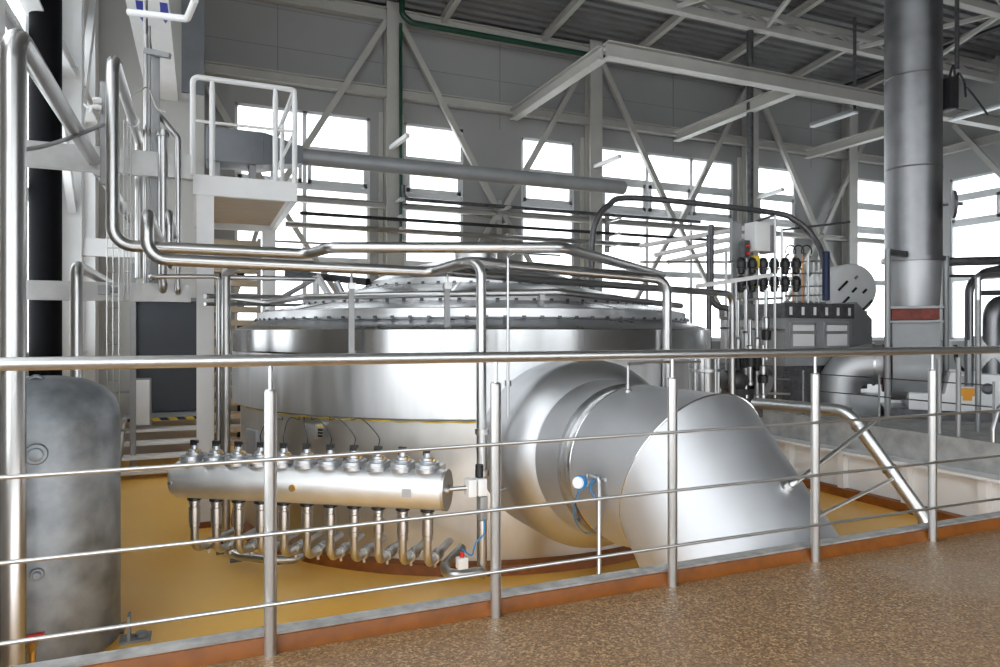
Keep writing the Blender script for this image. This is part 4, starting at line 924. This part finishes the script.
# black valve cluster: real valves in rows
vals = []
for r in range(2):
    for k in range(6):
        x, y = 741 + k * 11, 266 + r * 18; p = W(x, y, 11.5 + .12 * k + .15 * r)
        t = thing('block_valve', '%s black block valve from the left in the %s row of the valve cluster' % (('first', 'second', 'third', 'fourth', 'fifth', 'sixth')[k], ('upper', 'lower')[r]), 'valve', p - V((0, 0, .12)), 'black valves of the valve station')
        MB().lathe([(-.14, .035), (-.12, .06), (-.03, .065), (-.02, .085), (.07, .085), (.08, .07), (.12, .06), (.14, .035)], p, seg=16).build('actuator', 'black', t)
        MB().cyl(p + V((0, -.05, -.05)), p + V((0, -.12, -.06)), .02, 10).build('port', 'brass' if k % 2 else 'pipe', t)
# column valves under the cluster
for k, (x, y0, y1, d_) in enumerate(((746, 290, 398, 11.2), (750, 320, 385, 11.0), (757, 300, 398, 11.1), (763, 345, 398, 10.9), (766, 290, 360, 11.4), (738, 300, 398, 11.3))):
    nme = ('first', 'second', 'third', 'fourth', 'fifth', 'sixth')[k]
    a, b = W(x, y0, d_), W(x, y1, d_); t = thing('valve_column', 'the %s upright valve column built, below the black valve cluster' % nme, 'valve', V((a.x, a.y, b.z)), 'upright valve columns')
    t['label'] = ('slim stainless valve column with a black bulb, under the left of the valve cluster', 'stubby valve column with black bulb just above the handrail', 'tallest valve column with a black bulb near the middle of the cluster', 'short valve column with black bulb below the handrail line', 'valve column hanging at the right of the black cluster', 'leftmost valve column beside the station frame')[k]
    L_ = a.z - b.z
    MB().lathe([(0, .05), (.05, .05), (.06, .035), (L_ * .45, .035), (L_ * .46, .055), (L_ * .6, .055), (L_ * .62, .03), (L_, .03)], V((a.x, a.y, b.z)), seg=16).build('body', 'pipe', t)
    MB().lathe([(L_ * .28, .036), (L_ * .29, .075), (L_ * .42, .08), (L_ * .44, .036)], V((a.x, a.y, b.z)), seg=16, cap=False).build('bulb', 'black', t)
p = W(742, 380, 11.3); pm = thing('transfer_pump', 'dark horizontal pump lying at the foot of the valve station', 'pump', V((p.x, p.y, ZP)))
MB().lathe([(-.35, .1), (-.33, .16), (.2, .16), (.22, .2), (.3, .2), (.32, .1)], p, (1, -.2, 0), 28).build('motor', 'darkmetal', pm)
MB().lathe([(.3, .22), (.42, .22), (.45, .1)], p, (1, -.2, 0), 28).build('volute', 'pipe', pm)
MB().box(p + V((-.3, -.14, ZP - p.z)), p + V((.3, .14, -.14))).build('base', 'darkmetal', pm)
# copper and steel tube rack between station and vessel
tr_ = thing('tube_rack', 'rack of slender steel and copper tubes left of the round vessel', 'tube rack', W(800, 303, 12.6))
for k, x in enumerate((786, 793, 797, 803, 808, 814, 819)):
    a, b = W(x, 256 + (k % 3) * 3, 12.7), W(x, 303, 12.7); MB().tube([V((a.x, a.y, b.z)), a, a + V((.12, .05, .05))], .018, 8, fil=.03).build('tube', 'copper' if k in (1, 3, 4) else 'pipe', tr_)
for y in (262, 274, 287, 296): MB().tube([W(784, y, 12.68), W(824, y - 1, 12.68)], .013, 8).build('cross_tube', 'pipe', tr_)
MB().box(W(784, 306, 12.6), W(826, 302, 13.0)).build('base', 'plate', tr_)
for k in range(3):
    c = W(792 + 8 * k, 250, 12.8)
    tag(MB().tube([c + V((.09 * math.cos(t), .02 * t, .09 * math.sin(t))) for t in [j * PI / 8 for j in range(-2, 11)]], .012, 8).build('hose_loop', 'hose'), ('left', 'middle', 'right')[k] + ' of three small hose loops above the tube rack', 'hose', 'hose loops above the tube rack')
# strainer right of the tank
p = W(704, 372, 7.6); sr = thing('flanged_strainer', 'flanged stainless strainer housing standing behind the big duct', 'strainer', V((p.x, p.y, ZF)))
zt = W(704, 354, 7.6).z
MB().lathe([(ZF, .11), (zt - .2, .11), (zt - .19, .16), (zt - .16, .16), (zt - .155, .115), (zt - .04, .115)], (p.x, p.y, 0), seg=32).build('body', 'pipe', sr)
MB().lathe([(zt - .035, .165), (zt, .165)], (p.x, p.y, 0), seg=32).build('lid', 'pipe', sr)
for k in range(8):
    a = k * PI / 4 + .2; q = V((p.x + .15 * math.cos(a), p.y + .15 * math.sin(a), 0)); MB().cyl(q + V((0, 0, zt - .42)), q + V((0, 0, zt + .02)), .014, 8).build('tie_bolt', 'pipe', sr)
MB().cyl((p.x - .1, p.y, zt - .5), (p.x - .6, p.y + .45, zt - .5), .07, 18).build('branch', 'pipe', sr)
# pipes at the right edge
pipe('thick dark pipe running right behind the tall duct', [W(944, 262, 13.5), W(1060, 259, 13.5)], .085, m='stack')
pipe('thinner dark pipe below the thick one at the right edge', [W(944, 276, 13.6), W(1060, 275, 13.6)], .03, m='darkmetal')
pipe('arched dark pipe at the right edge beside its post', [V((*W(969, 300, 10.6).xy, .4)), W(969, 285, 10.6), W(985, 272, 10.8), W(1030, 262, 11.0)], .06, .25, m='stack')
pipe('stainless upright with level top rail at the right edge', [V((*W(978, 300, 10.2).xy, ZP)), W(978, 276, 10.2), W(1040, 272, 10.4)], .04, .05)
pipe('thin black hose falling left of the right edge post', [W(968, 340, 10.3), W(968, 288, 10.3), W(974, 278, 10.3)], .02, .05, m='hose')
pipe('low dark rail at the right edge near the windows', [W(980, 293, 11.5), W(1040, 292, 11.5)], .045, m='darkmetal')
pipe('fat bent pipe cut off by the right edge', [V((*W(992, 330, 11).xy, .2)), W(992, 306, 11), W(1015, 300, 11.2)], .13, .25, m='stack')
tag(MB().tube(smooth_path([W(955, 345, 10.9), W(957, 362, 10.9), W(964, 370, 10.9), W(971, 362, 10.9), W(972, 345, 10.9)]), .03, 10).build('looped_hose', 'black'), 'black hose hanging in a U above the white motor base', 'hose')
for x, y0, d_, l in ((937.5, 358, 8.9, 'thin upright tube right of the last railing post'), (872, 360, 8.8, 'thin upright tube in front of the fat elbow'), (978, 300, 9.6, 'square grey post in front of the white motor base')):
    a = W(x, y0, d_); a.x = max(a.x, 9.02); tag(MB().cyl(V((a.x, a.y, ZP)), a, .03, 12).build('edge_post', 'plate'), l, 'post')
a = W(993, 430, 8.6); pipe('bent stainless rail end at the right edge of the upstand', [V((a.x, a.y, -.72)), a, a + V((.12, .0, .28)), a + V((.9, -.2, .28))], .028, .05)
# grey rail line on platform edge
pr = thing('platform_rail', 'low thin cable rail along the machine platform at right', 'railing', (9.1, 6, ZP))
for z in (.28, .55): MB().tube([(9.1, 5.6, z), (9.1, 11.5, z)], .009, 8).build('rod', 'darkmetal', pr)
for y in (5.6, 7.2, 8.6, 10.0, 11.5): MB().cyl((9.1, y, ZP), (9.1, y, .6), .014, 8).build('post', 'plate', pr)
# white equipment boxes far right
p = W(953, 347, 11.6); jb2 = thing('terminal_box', 'pale terminal box with black window above the white motor base', 'electrical box', p)
MB().box(p + V((-.2, -.05, -.1)), p + V((.2, .2, .1))).build('box_body', 'white', jb2, bevel=.015)
p = W(983, 346, 11.3); jb3 = thing('display_box', 'small white display box with dark square screen at right edge', 'electrical box', p)
MB().box(p + V((-.12, -.03, -.12)), p + V((.12, .15, .12))).build('box_body', 'white', jb3, bevel=.015); MB().box(p + V((-.06, -.036, -.06)), p + V((.06, -.03, .06))).build('screen', 'black', jb3)

# ================================================================ LIGHT AND CAMERA
w = bpy.data.worlds.new('overcast daylight'); bpy.context.scene.world = w; w.use_nodes = True
bg = w.node_tree.nodes['Background']; bg.inputs['Color'].default_value = (.97, .985, 1.0, 1); bg.inputs['Strength'].default_value = 2.3
sc = bpy.context.scene
cam = bpy.data.cameras.new('camera'); co = bpy.data.objects.new('camera', cam); C.objects.link(co)
co.location = (0, 0, EYE); co.rotation_euler = (PI / 2, 0, -YAW); cam.sensor_width = 36; cam.lens = F * 36 / 1000; cam.clip_start = .05; sc.camera = co
sc.view_settings.view_transform = 'Standard'; sc.view_settings.look = 'None'; sc.view_settings.gamma = 1; sc.view_settings.use_curve_mapping = False
sc.view_settings.exposure = .9
sc.cycles.use_denoising = True; sc.cycles.max_bounces = 10; sc.cycles.diffuse_bounces = 6; sc.cycles.glossy_bounces = 5; sc.cycles.transparent_max_bounces = 16
sc.cycles.caustics_reflective = True; sc.cycles.sample_clamp_indirect = 6
